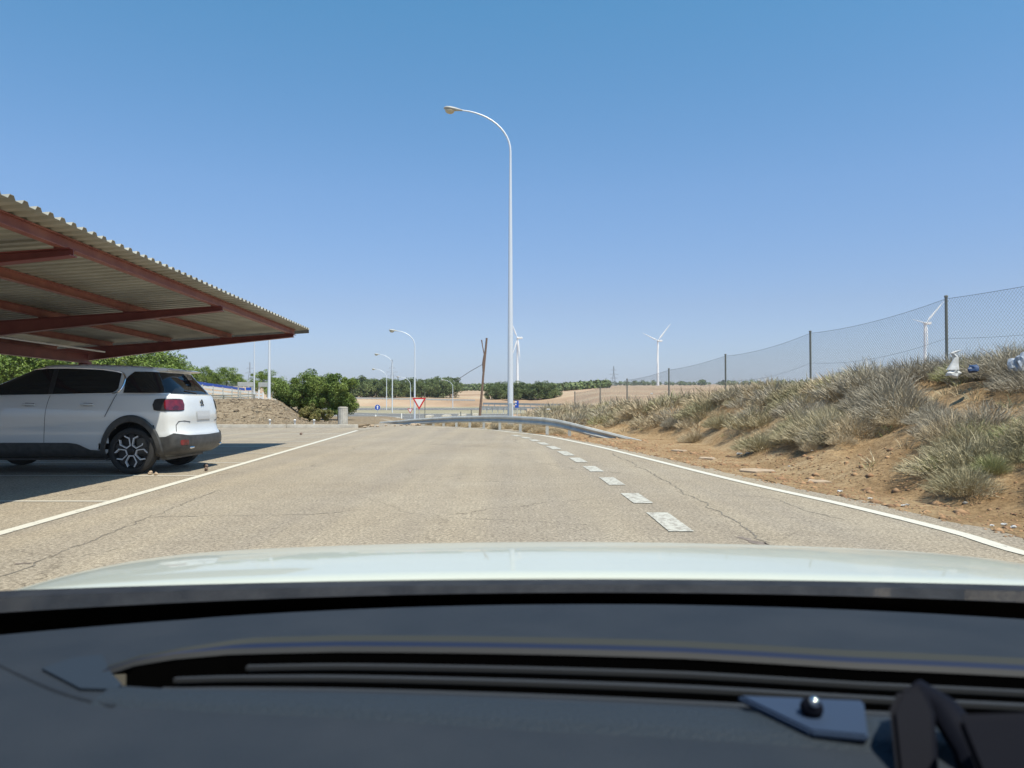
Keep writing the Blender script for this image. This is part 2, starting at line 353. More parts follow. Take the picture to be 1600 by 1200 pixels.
# ------------------------------------------------------------------ markings
def ribbon(pts, wd, m, z=.006, name='road_marking', terrain=False):
    pts = [Vector((p[0], p[1])) for p in pts]; rows = []
    for i, p in enumerate(pts):
        d = (pts[min(i+1, len(pts)-1)]-pts[max(i-1, 0)]).normalized(); nrm = Vector((-d.y, d.x))
        rows.append([tuple(p+nrm*wd/2), tuple(p-nrm*wd/2)])
    return sheet(name, rows, m, z, terrain=terrain)
def resample(pts, step):
    P = [Vector(p) for p in pts]; out = [P[0]]; acc = 0
    # Catmull-Rom smoothing
    C = []
    for i in range(len(P)-1):
        p0, p1, p2, p3 = P[max(i-1, 0)], P[i], P[i+1], P[min(i+2, len(P)-1)]
        for k in range(12):
            t = k/12; C.append(.5*((2*p1)+(p2-p0)*t+(2*p0-5*p1+4*p2-p3)*t*t+(3*p1-p0-3*p2+p3)*t**3))
    C.append(P[-1]); out = [C[0]]; d = 0
    for a, b in zip(C, C[1:]):
        L = (b-a).length; 
        while d+L >= step:
            a = a+(b-a)*((step-d)/L); L = (b-a).length; out.append(a.copy()); d = 0
        d += L
    return out
lp = resample([Vector((x, y, 0)) for x, y in LINE[:14]], .3)
ribbon(lp, .13, M['line'])
DC = resample([Vector((1.42, -6, 0)), Vector((1.45, 6, 0)), Vector((1.44, 8, 0)), Vector((1.40, 10, 0)), Vector((1.33, 12.5, 0)), Vector((1.18, 15.5, 0)), Vector((.95, 18.5, 0)), Vector((.55, 22, 0)), Vector((.2, 24, 0)), Vector((-.4, 26.2, 0))], .1)
def G2(py): return 1356/(py-625)
ds = [(831, 800), (787, 769.5), (758, 745.5), (738, 728), (723, 715), (712, 705), (702.5, 697), (695, 691.5), (689.8, 686.8), (685.5, 683), (682, 680)]
for a, b in ds:
    ya, yb = G2(a), G2(b); seg = [p for p in DC if ya <= p.y <= yb]
    if len(seg) > 1: ribbon(seg, .215, M['line_worn'], .007)
lot = [(-4.1, 2), tuple(G(0, 834)[:2]), tuple(G(310, 745)[:2]), tuple(G(560, 672.2)[:2])]
ribbon(resample([Vector((x, y, 0)) for x, y in lot], .5), .12, M['line'])
def lotx(y): return float(np.interp(y, [p[1] for p in lot], [p[0] for p in lot]))
for y in (3.7, 6.15, 8.58, 11.45, 13.85, 16.3, 18.6, 20.9, 23.3, 25.8):
    ribbon([(lotx(y)-.06, y), (-7, y+.01), (-10.0, y+.02)], .09, M['line_thin'], .005)
ribbon([tuple(G(562, 671)[:2]), tuple(G(580, 669.5)[:2])], .10, M['line'], .006)
M['crack'] = mat('crack_filler', (.14, .122, .10), .95, c2=(.22, .195, .16), nscale=12)
M['mark'] = mat('tyre_mark', (.15, .12, .10), .9, c2=(.24, .2, .165), nscale=9)
def crack(px_pts, wd, seed, m='crack', amp=.03):
    g_ = random.Random(seed); pts = resample([G(*q) for q in px_pts], .05); rows = []
    off = 0
    for i, p in enumerate(pts):
        d = (pts[min(i+1, len(pts)-1)]-pts[max(i-1, 0)]).normalized(); nrm = Vector((-d.y, d.x, 0)); off = off*.8+g_.gauss(0, amp*.5)
        w_ = wd*g_.uniform(.3, 1.3); c = p+nrm*off; rows.append([(c.x+nrm.x*w_/2, c.y+nrm.y*w_/2), (c.x-nrm.x*w_/2, c.y-nrm.y*w_/2)])
    return sheet('road_crack', rows, M[m], .003, terrain=False)
crack([(0, 903), (60, 882), (120, 855), (190, 827), (236, 808), (330, 806), (430, 805), (540, 800)], .014, 1)
crack([(236, 808), (262, 797), (300, 780), (345, 765)], .010, 2)
crack([(955, 708), (1010, 735), (1060, 765), (1115, 795), (1165, 825), (1215, 860)], .016, 3)
crack([(640, 742), (700, 744), (760, 739), (830, 746), (890, 741)], .010, 5)
crack([(1120, 772), (1200, 778), (1265, 800), (1330, 812)], .010, 6)
crack([(720, 697), (742, 697), (760, 696.5)], .10, 8, 'mark', .01)
crack([(675, 694), (700, 694.5)], .08, 9, 'mark', .01)
crack([(1155, 838), (1180, 845), (1206, 854)], .09, 10, 'mark', .03)
crack([(28, 880), (60, 878)], .05, 11, 'mark', .02)
# kerb along the end of the lot
mb = MB()
for i, (x0, x1) in enumerate([(-6.3, -9.2), (-9.23, -12.1), (-12.13, -15), (-15.03, -19), (-19.03, -40)]):
    mb.box((x1, 31.35, -.1), (x0, 31.52, .13))
kb = mb.build('kerb', M['kerb'], bevel=.02); tag(kb, kind='structure')
mb = MB(); mb.box((-40, 31.53, -.2), (-6.25, 33.9, .08)); tag(mb.build('pavement', M['ground']), kind='structure')
# ------------------------------------------------------------------ plants
rng = np.random.default_rng(5)
def blades(n, r, h, lean=(0, 0), wd=.009, spread=1.0, seed=0, bend=.5, base_r=.35, jit=.14, dome=0):
    g_ = np.random.default_rng(seed)
    a = g_.uniform(0, 2*PI, n); rr = np.sqrt(g_.uniform(0, 1, n))
    bx, by = np.cos(a)*rr*r*base_r, np.sin(a)*rr*r*base_r
    out = rr*spread*g_.uniform(.5, 1.15, n)
    ln = h*g_.uniform(.55, 1.1, n)*(1-.25*rr)
    dx = np.cos(a)*out+lean[0]+g_.normal(0, jit, n); dy = np.sin(a)*out+lean[1]+g_.normal(0, jit, n); dz = np.ones(n)*1.0
    L_ = np.sqrt(dx**2+dy**2+1); dx, dy, dz = dx/L_, dy/L_, dz/L_
    zb_ = dome*h*(1-.8*rr**2)*g_.uniform(0, 1, n)-.05; ln = ln*(1-.45*min(dome, 1)*1.0); B = np.stack([bx, by, zb_], 1); d = np.stack([dx, dy, dz], 1)
    side = np.cross(d, g_.normal(0, 1, (n, 3))); side /= np.linalg.norm(side, axis=1)[:, None]
    Mi = B+d*(ln*.55)[:, None]
    d2 = d+np.stack([np.cos(a)*bend*rr, np.sin(a)*bend*rr, -bend*.6*rr], 1)+g_.normal(0, jit, (n, 3)); d2 /= np.linalg.norm(d2, axis=1)[:, None]
    Tp = Mi+d2*(ln*.5)[:, None]
    w_ = (wd*g_.uniform(.6, 1.3, n))[:, None]*side
    V = np.stack([B-w_*.5, B+w_*.5, Mi+w_*.5, Mi-w_*.5, Tp+w_*.15, Tp-w_*.15], 1).reshape(-1, 3)
    i = np.arange(n)[:, None]*6
    F_ = np.concatenate([i+np.array([[0, 1, 2, 3]]), i+np.array([[3, 2, 4, 5]])], 0)
    return V, F_
def merge(parts):
    Vs, Fs, k = [], [], 0
    for V, F_ in parts: Vs.append(V); Fs.append(F_+k); k += len(V)
    return np.concatenate(Vs), np.concatenate(Fs)
def place(VF, x, y, z, s, a):
    V, F_ = VF; c, s_ = math.cos(a), math.sin(a)
    Rm = np.array([[c, -s_, 0], [s_, c, 0], [0, 0, 1]]); return (V*s) @ Rm.T+np.array([x, y, z]), F_
KINDS = [blades(1500, .75, .50, (-.15, -.1), spread=1.8, seed=1, base_r=.75, bend=.2, wd=.0065, jit=.4, dome=.8), blades(2400, .85, .44, (-.3, -.1), spread=2.0, seed=2, base_r=.8, bend=.2, wd=.0065, jit=.42, dome=.85), blades(1200, .55, .54, (-.05, 0), spread=1.2, bend=.2, seed=3, wd=.006, base_r=.7, jit=.34, dome=.8),
         blades(1600, .8, .42, (-.5, -.1), spread=1.8, seed=4, base_r=.8, bend=.3, wd=.0065, jit=.42, dome=.85), blades(1400, .7, .48, (.15, .0), spread=1.7, bend=.3, seed=6, base_r=.75, wd=.0065, jit=.42, dome=.85)]
KMID = [blades(620, .8, .47, (-.2, -.1), spread=1.8, seed=31+i, base_r=.75, wd=.011, bend=.2, jit=.4, dome=.8) for i in range(4)]
KFAR = [blades(240, .8, .52, (-.2, -.1), spread=1.9, seed=11+i, base_r=.7, wd=.018, bend=.2, jit=.34, dome=.8) for i in range(4)]
random.seed(11)
bags = {k: [] for k in ('scrub', 'scrub_dry', 'scrub_grey', 'scrub_green')}
def bank_t(x, y):
    e = float(np.interp(y, LY, LX))+.45 if y <= LY[-1] else LX[-1]+.9+(y-LY[-1])*.15
    e += float(np.interp(y, [12, 19, 23, 29], [0, 1.8, 2.0, .7])); f = float(np.interp(y, FY, FX)); return (x-e-.7)/max(f-.6-e-.7, .6), x-e
cnt = 0
for it in range(15000):
    y = random.uniform(4.0, 52); x = random.uniform(-1, 16)
    t, d = bank_t(x, y)
    if t < .17 or d < 1.3: continue
    if t > 1 and y < 38 and (x-float(np.interp(y, FY, FX)) > 3.5): continue
    if x/y > .85: continue
    # patchiness: bare soil gullies
    p = noise.noise(Vector((x*.55, y*.45, 3.3)))+.35*noise.noise(Vector((x*1.7, y*1.5, 1)))
    if t < .26 and p < (-.05 if y < 11 else .05): continue
    if t < .45 and p < (-.30 if y < 11 else -.14): continue
    if p < -.24 and t < .9: continue
    if random.random() > (.62 if y < 12 else .40 if y < 20 else .34): continue
    m_ = 'scrub' if p > .12 else 'scrub_grey' if p < -.05 else 'scrub_dry'
    if random.random() < .3: m_ = random.choice(['scrub', 'scrub_dry', 'scrub_grey', 'scrub_dry', 'scrub_green'])
    if y > 24 and random.random() < .5: m_ = 'scrub_dry'
    s = (.38+.80*random.random()**1.5)*(.70+.30*min(max(t, .2), 1.1))*(1.0 if y < 12 else 1.18 if y < 20 else 1.1)
    if y > 36: s *= 1.1
    s *= .80 if (t > .75 and y < 22) else 1
    bags[m_].append(place(random.choice(KINDS if y < 15.5 else KMID if y < 25 else KFAR), x, y, Tz(x, y), s, random.uniform(-1.5, 1.5))); cnt += 1
for it in range(150):
    y = random.uniform(31, 43); x = random.uniform(.6, 5.2)*y/38
    if X(812, y) > x: continue
    bags[random.choice(['scrub', 'scrub_dry', 'scrub_grey', 'scrub_dry'])].append(place(random.choice(KFAR), x, y, Tz(x, y), random.uniform(.65, 1.1), random.uniform(0, 6)))
# short dry grass tufts everywhere on the bank
TUFT = [blades(26, .16, .2, seed=20+i, wd=.008, spread=1.2) for i in range(4)]
for it in range(5200):
    y = random.uniform(4.5, 48); x = random.uniform(1, 15); t, d = bank_t(x, y)
    if t < .10 or d < .9 or x/y > .85: continue
    if noise.noise(Vector((x*.9, y*.9, 8))) < (.05 if t < .5 else -.25): continue
    bags['scrub_dry' if random.random() < .65 else 'scrub_green' if random.random() < .3 else 'scrub'].append(place(random.choice(TUFT), x, y, Tz(x, y), random.uniform(.6, 1.5), random.uniform(0, 6)))
# all bank scrub as one mass
Vs, Fs, mi, k = [], [], [], 0
for j, (nm, ps) in enumerate(bags.items()):
    V, F_ = merge(ps); Vs.append(V); Fs.append(F_+k); k += len(V); mi += [j]*len(F_)
me = np_mesh('dry_scrub', np.concatenate(Vs), np.concatenate(Fs))
o = link(me, 'dry_scrub', [M[q] for q in bags]); me.polygons.foreach_set('material_index', mi)
tag(o, 'dense dry grey-green scrub and grass covering the bank below the wire fence', 'scrub', kind='stuff')
print('bushes', cnt, 'faces', len(me.polygons))
# individual bushes along the toe of the bank
toe = [  # px, py(base), size, kind, material, label
    (1505, 772, .62, 0, 'scrub', 'olive bush nearest the road at the right, casting a dark shadow on bare soil'),
    (1548, 742, .42, 2, 'scrub_green', 'small bright green bush near the right edge of the photo'),
    (1600, 700, .7, 4, 'scrub_green', 'green bush cut by the right edge of the photo, on the bank'),
    (1478, 738, .5, 1, 'scrub_green', 'low yellowish green bush just left of the small bright green bush'),
    (1185, 703, .75, 3, 'scrub', 'rounded grey-green bush overhanging a dark shadow at the foot of the bank'),
    (1085, 690, .6, 1, 'scrub_dry', 'straw coloured bush beside the bare soil gully, right of the buried barrier end'),
    (1125, 668, .75, 0, 'scrub', 'tall grey-green bush on the right side of the soil gully'),
    (1050, 668, .6, 4, 'scrub_grey', 'grey twiggy bush above the buried end of the crash barrier'),
    (985, 655, .8, 0, 'scrub_dry', 'pale dry bush behind the sloping end of the crash barrier'),
    (930, 652, .85, 3, 'scrub_grey', 'brownish grey bush behind the crash barrier, left of the pale dry one'),
    (868, 648, .95, 1, 'scrub', 'wide grey-green bush behind the bend of the crash barrier'),
    (1300, 690, .8, 3, 'scrub_grey', 'dark grey twiggy bush low on the bank, below a paper scrap'),
]
for px, py, s, k_, m_, lab in toe:
    best = None
    for D in np.arange(6, 40, .1):                    # march along the ray to the slope
        p = W(px, py, D)
        if p.z <= Tz(p.x, p.y): best = p; break
    if best is None: continue
    V, F_ = KINDS[k_]; V2, F2 = place(blades(560, .55, .6, [(.1, 0), (-.2, .1), (0, 0), (-.3, 0), (.25, 0)][k_], seed=40+px, spread=1.3), 0, 0, 0, 1, 1)
    Vm, Fm = merge([(V, F_), (V2, F2)])
    o = link(np_mesh('bush', Vm*s, Fm), 'bush', M[m_]); o.location = (best.x, best.y, Tz(best.x, best.y))
    tag(o, lab, 'bush', 'bushes along the foot of the bank')
# clods and pebbles on the verge
def pebbles(n, fn, smin, smax, seed):
    g_ = random.Random(seed); Vs = []; Fs = []; k = 0
    base = [(1,0,0),(-1,0,0),(0,1,0),(0,-1,0),(0,0,.7),(0,0,-.7)]; bf = [(0,2,4),(2,1,4),(1,3,4),(3,0,4),(2,0,5),(1,2,5),(3,1,5),(0,3,5)]
    for _ in range(n):
        p = fn(g_)
        if p is None: continue
        s = g_.uniform(smin, smax)*(1+2*(g_.random() < .05)); a = g_.uniform(0, 6)
        for (u, v, w_) in base:
            u *= g_.uniform(.6, 1.3); v *= g_.uniform(.6, 1.3); Vs.append((p[0]+s*(u*math.cos(a)-v*math.sin(a)), p[1]+s*(u*math.sin(a)+v*math.cos(a)), p[2]+s*w_*.7))
        Fs += [tuple(i+k for i in f) for f in bf]; k += 6
    return np_mesh('clods', np.array(Vs), np.array(Fs))
def vfn(g_):
    y = g_.uniform(4.5, 26); x = float(np.interp(y, LY, LX))+.3+abs(g_.gauss(0, 1.1)); return (x, y, max(Tz(x, y), -.02 if x < np.interp(y, LY, LX)+.35 else -9))
M['clod'] = mat('soil_clod', (.36, .225, .12), .95, c2=(.25, .14, .075), nscale=3, island=.3)
o = link(pebbles(4200, vfn, .008, .03, 3), 'soil_clods', M['clod']); tag(o, 'small crumbly reddish soil clods on the right verge', 'soil', kind='stuff')
def mfn(g_):
    x = g_.uniform(-26, -8.8); y = g_.uniform(33.2, 40); return (x, y, Tz(x, y))
M['gravel'] = mat('gravel', (.27, .21, .145), .95, c2=(.18, .135, .09), nscale=4, island=.5)
o = link(pebbles(6000, mfn, .02, .055, 4), 'gravel', M['gravel']); tag(o, 'rough gravel covering the brown mound beyond the parking bays', 'gravel', kind='stuff')
# ------------------------------------------------------------------ trees
def crown_mesh(seed, rx, ry, rz, nclump, nleaf, leaf, flat=.8, low=-.97, clump_r=.3):
    g_ = np.random.default_rng(seed); Vs = []
    for c in range(nclump):
        while True:
            d = g_.normal(0, 1, 3); d /= np.linalg.norm(d)
            if d[2] > low: break
        rad = g_.uniform(.4, 1.05)
        C = d*rad*np.array([rx, ry, rz])
        cr = clump_r*(rx+rz)/2*g_.uniform(.4, 1.35)
        p = g_.normal(0, 1, (nleaf, 3)); p /= np.linalg.norm(p, axis=1)[:, None]
        P = C+p*cr*(g_.uniform(.15, 1, nleaf)**.45)[:, None]*np.array([1, 1, flat])
        a = g_.normal(0, 1, (nleaf, 3))+p*.4; a /= np.linalg.norm(a, axis=1)[:, None]
        b = np.cross(a, g_.normal(0, 1, (nleaf, 3))); b /= np.linalg.norm(b, axis=1)[:, None]
        s = leaf*g_.uniform(.6, 1.4, nleaf)[:, None]
        Vs.append(np.stack([P-a*s, P+b*s*.35, P+a*s, P-b*s*.35], 1).reshape(-1, 3))
    V = np.concatenate(Vs); return np_mesh('crown', V, np.arange(len(V)).reshape(-1, 4))
def tree(name, loc, h, r, label, cat, m, seed, group=None, nclump=60, nleaf=260, leaf=.06, base=.12, variant=None, crown_frac=None, rz=0):
    t = empty(name, loc, rz, label, cat, group)
    ch = h*(1-base)/2; zc = h*base+ch
    me = crown_mesh(seed, r*.88, r*.88, ch*.9, nclump, nleaf, leaf); c = link(me, 'crown', m, t); c.location = (0, 0, zc)
    mb = MB(); g_ = random.Random(seed)
    mb.tube([(0, 0, -.3), (g_.uniform(-.05, .05)*h, 0, h*.3), (g_.uniform(-.05, .05)*h, 0, h*.75)], [h*.03, h*.022, h*.008], 7)
    for q in range(7):
        a = g_.uniform(0, 6.28); z0 = h*g_.uniform(.15, .6)
        mb.tube([(0, 0, z0), (math.cos(a)*r*.4, math.sin(a)*r*.4, z0+h*.1), (math.cos(a)*r*.75, math.sin(a)*r*.75, z0+h*.2)], [h*.012, h*.008, h*.004], 5)
    mb.build('trunk', M['bark'], t, True)
    return t
pg = 'pines massed at the end of the car park'
tree('pine_tree', (X(455, 45), 45, -.0), Z(586, 45), 1.3, 'left pine of the clump behind the mound, darker and leaning over the slope', 'tree', M['pine'], 1, pg, 60, 420, .05, base=.03)
tree('pine_tree', (X(492, 44), 44, 0), Z(577, 44), 1.65, 'tallest middle pine of the clump behind the mound', 'tree', M['pine'], 2, pg, 80, 460, .05, base=.02)
tree('pine_tree', (X(530, 43), 43, 0), Z(583, 43), 1.25, 'right pine of the clump, directly behind the concrete post', 'tree', M['pine'], 3, pg, 66, 460, .05, base=.0)
tree('bush', (X(485, 39), 39, .0), Z(633, 39)+.15, .75, 'yellowing bush at the foot of the pine clump beside the mound', 'bush', M['yellowleaf'], 4, None, 30, 240, .035, base=.02)
tree('bush', (X(508, 39.5), 39.5, .0), .75, .5, 'smaller olive yellow bush between the mound and the concrete post', 'bush', M['yellowleaf'], 14, None, 20, 220, .035, base=.02)
# far rows share four variants
def far_proto(seed, m, nc=46, rr=.42, zz=.46):
    t = empty('pine_tree', (0, 0, -50)); me = crown_mesh(seed, rr, rr, zz, nc, 150, .028, clump_r=.32, low=-.9); c = link(me, 'crown', m, t); c.location = (0, 0, .50)
    mb = MB(); mb.tube([(0, 0, -.05), (.01, 0, .6)], [.03, .012], 6); mb.build('trunk', M['bark'], t); return t
protos = [far_proto(50+i, M['pine_far']) for i in range(4)]+[far_proto(60+i, M['broad'], 70, .60, .5) for i in range(3)]
def far_tree(px, D, pyt, pyb, proto, label, group):
    z0 = Z(pyb, D); h = Z(pyt, D)-z0
    t = dup(protos[proto], (X(px, D), D, z0), random.uniform(0, 6), label, group, h)
    t['category'] = 'tree'; t.scale = (h*random.uniform(1, 1.3), h*random.uniform(1, 1.25), h); return t
random.seed(3)
gr1, gr2, gr3 = 'pines in the row beyond the highway', 'pines right of the gap in the far row', 'trees behind the carport and the overpass'
xs = list(np.arange(552, 706, 9.5))
for i, px in enumerate(xs):
    last = i == len(xs)-1
    top = 589+random.uniform(-1.5, 4)
    if last: top = 586
    far_tree(px+random.uniform(-2, 2), 330+random.uniform(-12, 12), top, 624, i % 4,
             'last pine at the right end of the row beyond the highway, before the field gap' if last else 'dark green pine in the dense row standing beyond the highway', gr1)
xs = list(np.arange(768, 872, 9))
for i, px in enumerate(xs):
    last = i == len(xs)-1; first = i == 0
    far_tree(px+random.uniform(-2, 2), 300+random.uniform(-12, 12), (597 if not last else 601)+random.uniform(-2, 2), 627, (i+1) % 4,
             'pine at the left end of the short row, right of the field gap' if first else 'low pine ending the short row beside the grassy bank' if last else 'pine in the short row behind the tall lamp post', gr2)
for px, D, pt, pb, pr, lab in [
    (318, 110, 573, 602, 4, 'round green tree just right of the parked car roof, above the blue-topped rail'),
    (354, 110, 574, 602, 5, 'isolated round green tree above the blue-topped rail'),
    (372, 120, 586, 603, 6, 'small low tree between the isolated round tree and the sign frames'),
    (333, 116, 583, 603, 4, 'low tree filling the gap between the two round trees above the rail'),
    (413, 90, 579, 612, 4, 'green tree behind the white lamp post on the mound'),
    (436, 80, 592, 622, 6, 'dark low tree between the sign frames and the pine clump'),
    (20, 50, 541, 615, 6, 'large dark tree at the left edge under the carport girder'),
    (62, 52, 536, 615, 5, 'large green tree under the carport, second from the left edge'),
    (108, 50, 543, 615, 4, 'large tree left of the carport column, behind the parked car'),
    (182, 54, 549, 612, 5, 'tree right of the carport column, showing over the car roof'),
    (218, 52, 546, 612, 4, 'bright green tree showing over the rear of the car roof'),
    (250, 55, 549, 612, 6, 'bright tree at the right end of the group over the car, ending at open sky'),
    (276, 60, 560, 606, 5, 'lower tree tapering off right of the group over the car'),
    (147, 58, 550, 612, 6, 'tree mostly hidden behind the carport column'),
    (-30, 52, 538, 615, 4, 'large tree continuing the group past the left edge of the photo')]:
    t = far_tree(px, D, pt, pb, pr, lab, gr3)
    if D < 70: t.scale = (t.scale.x*1.0, t.scale.y*1.0, t.scale.z)
for p in protos:
    for c in list(p.children): bpy.data.objects.remove(c)
    bpy.data.objects.remove(p)
# far-off woods on the hill
def wood(seed, n, fx_, hgt, name='far_wood'):
    g_ = np.random.default_rng(seed); Vs = []
    for _ in range(n):
        x, y = fx_(g_); h = hgt*g_.uniform(.5, 1.2); z = Tz(x, y); k = 30
        p = g_.normal(0, 1, (k, 3)); p /= np.linalg.norm(p, axis=1)[:, None]
        P = np.array([x, y, z+h*.5])+p*np.array([h*.5, h*.5, h*.5]); s = h*.22
        a = g_.normal(0, 1, (k, 3)); a /= np.linalg.norm(a, axis=1)[:, None]; b = np.cross(a, p); b /= np.linalg.norm(b, axis=1)[:, None]
        Vs.append(np.stack([P-a*s, P+b*s, P+a*s, P-b*s], 1).reshape(-1, 3))
    V = np.concatenate(Vs); return np_mesh(name, V, np.arange(len(V)).reshape(-1, 4))
def f1(g_):
    D = g_.uniform(640, 1150); px = g_.uniform(560, 800); return X(px, D), D
def f2(g_):
    D = g_.uniform(480, 860); px = 845+g_.uniform(0, 1)**1.3*105; return X(px, D), D
def f3(g_):
    D = g_.uniform(1100, 2300); px = g_.uniform(-100, 1500); return X(px, D), D
tag(link(wood(1, 900, f1, 5), 'far_wood', M['pine_far']), 'low green wood covering the far hillside seen through the gap', 'wood', kind='stuff')
tag(link(wood(2, 520, f2, 4.6), 'far_wood', M['pine_far']), 'dark green far wood right of the short pine row', 'wood', kind='stuff')
tag(link(wood(3, 900, f3, 7), 'far_wood', M['pine_far']), 'thin line of distant trees along the horizon', 'wood', kind='stuff')
# ------------------------------------------------------------------ carport
def edgeX(y): return -4.65-(y-6.97)*.0293
def roofZ(d, y): return 3.0-(y-6.97)*.0117-d*.068       # d = metres back from the front edge
cp = empty('carport', (-10.3, 18.25, 0), 0, 'open carport with corrugated metal roof on dark red steel beams over the parking bays', 'carport')
def cploc(v): return Vector(v)-Vector((-10.3, 18.25, 0))
# corrugated sheet: trapezoidal ribs running across the roof
prof = []; y = -4.0; pitch = .215
while y < 18.85:
    prof += [(y, 0), (y+.085, 0), (y+.115, .042), (y+.175, .042)]; y += pitch
    prof[-1] = (prof[-1][0], .042); prof.append((y-.012, 0))
prof = [p for p in prof if p[0] < 18.95]
DEP = 6.3
V = []; Fq = []
ds_ = [0, .05, 1.5, 3, 4.5, DEP]
for (yy, hz) in prof:
    for d in ds_: V.append(cploc((edgeX(yy)-d, yy, roofZ(d, yy)+hz)))
for (yy, hz) in prof:
    for d in ds_: V.append(cploc((edgeX(yy)-d, yy, roofZ(d, yy)+hz-.004)))
nd = len(ds_); npf = len(prof); top = npf*nd
for i in range(npf-1):
    for k in range(nd-1):
        a = i*nd+k; Fq.append((a, a+1, a+nd+1, a+nd)); Fq.append((a+top, a+nd+top, a+nd+1+top, a+1+top))
    a = i*nd; Fq.append((a, a+nd, a+nd+top, a+top))
    a = i*nd+nd-1; Fq.append((a, a+top, a+nd+top, a+nd))
MB().add(V, Fq).build('roof_sheet', M['sheet'], cp)
# purlins along the length
for d in (.32, 1.85, 3.32, 4.75, 6.1):
    mb = MB()
    pts = [(-4, 0), (18.7, 0)]
    for (ya, yb) in ((-4, 18.7),):
        zt = lambda yy: roofZ(d, yy)-.006
        xa = lambda yy: edgeX(yy)-d
        h, f = .13, .05
        for (x0, x1, z0, z1) in ((-f, f, -.012, 0), (-.006, .006, -h+.012, -.012), (-f, f, -h, -h+.012)):
            vs = [(xa(yy)+xx, yy, zt(yy)+zz) for yy in (ya, yb) for xx, zz in ((x0, z0), (x1, z0), (x1, z1), (x0, z1))]
            mb.add([cploc(v) for v in vs], [(0, 1, 2, 3), (7, 6, 5, 4), (0, 4, 5, 1), (1, 5, 6, 2), (2, 6, 7, 3), (3, 7, 4, 0)])
    mb.build('purlin', M['rustred'], cp)
BY = (-1.1, 3.75, 8.58, 13.4, 18.25)
COLX = -10.15
for by in BY:
    mb = MB(); x0 = edgeX(by)-.22; 
    def sec(x, depth, fw=.075, tf=.012):
        d = edgeX(by)-x; zt = roofZ(d, by)-.006-.132; zb = zt-depth
        return [(x, by-fw, zt), (x, by+fw, zt), (x, by+fw, zt-tf), (x, by+.006, zt-tf), (x, by+.006, zb+tf), (x, by+fw, zb+tf), (x, by+fw, zb), (x, by-fw, zb), (x, by-fw, zb+tf), (x, by-.006, zb+tf), (x, by-.006, zt-tf), (x, by-fw, zt-tf)]
    rings = [[cploc(v) for v in sec(x, dp)] for x, dp in ((x0, .09), (x0-1.5, .15), (x0-3, .21), (COLX-.15, .33), (COLX-.9, .16))]
    mb.loft(rings); 
    o = mb.build('beam', M['girder'], cp)
    # cleats holding the purlins
    for d in (.32, 1.85, 3.32, 4.75):
        c = cploc((edgeX(by)-d-.07, by-.03, roofZ(d, by)-.139)); MB().box(c-Vector((.02, .03, 0)), c+Vector((.004, .03, .09))).build('cleat', M['girder'], cp)
    if by > 4:
        mb = MB(); zt = roofZ(5.4, by)-.45
        for (a, b) in (((-.11, -.09, 0), (-.098, .09, 1)), ((.098, -.09, 0), (.11, .09, 1)), ((-.098, -.006, 0), (.098, .006, 1))):
            c = cploc((COLX, by, 0)); mb.box((c.x+a[0], c.y+a[1], 0), (c.x+b[0], c.y+b[1], zt))
        c = cploc((COLX, by, 0)); mb.box((c.x-.2, c.y-.2, .01), (c.x+.2, c.y+.2, .03)); mb.build('column', M['girder'], cp)
mb = MB()
zg = lambda yy: roofZ(5.3, yy)-.40
for i in range(1):
    ya, yb = -1.1, 18.1
    for (x0, x1, z0, z1) in ((-.07, .07, .1, .115), (-.008, .008, -.10, .1), (-.07, .07, -.115, -.10)):
        vs = [(COLX+.14+xx, yy, zg(yy)+zz) for yy in (ya, yb) for xx, zz in ((x0, z0), (x1, z0), (x1, z1), (x0, z1))]
        mb.add([cploc(v) for v in vs], [(0, 1, 2, 3), (7, 6, 5, 4), (0, 4, 5, 1), (1, 5, 6, 2), (2, 6, 7, 3), (3, 7, 4, 0)])
mb.build('girder', M['girder'], cp)
mb = MB(); a = cploc((-9.3, 13.6, 2.28)); b = cploc((-9.4, 17.7, 2.24)); mb.tube([a, b], .02, 8); mb.build('light_tube', M['white'], cp, True)
# dark fascia closing the far end
mb = MB(); vs = []
for d in (0.02, DEP): vs += [cploc((edgeX(18.93)-d, 18.95, roofZ(d, 18.93)+.05)), cploc((edgeX(18.93)-d, 18.95, roofZ(d, 18.93)-.075))]
mb.add([vs[0], vs[1], vs[3], vs[2]]+[v+Vector((0, .012, 0)) for v in (vs[0], vs[1], vs[3], vs[2])], [(0, 1, 2, 3), (7, 6, 5, 4), (0, 4, 5, 1), (1, 5, 6, 2), (2, 6, 7, 3), (3, 7, 4, 0)])
mb.build('fascia', M['clad'], cp)
# ------------------------------------------------------------------ parked car: local x from the rear (0) to the front (4.5), y to its left, z up
def ip(x, pts): return float(np.interp(x, [p[0] for p in pts], [p[1] for p in pts]))
ROOF = [(0, 1.54), (.25, 1.575), (.5, 1.60), (1.0, 1.645), (1.6, 1.672), (2.2, 1.67), (2.7, 1.635), (3.1, 1.57), (4.5, 1.3)]
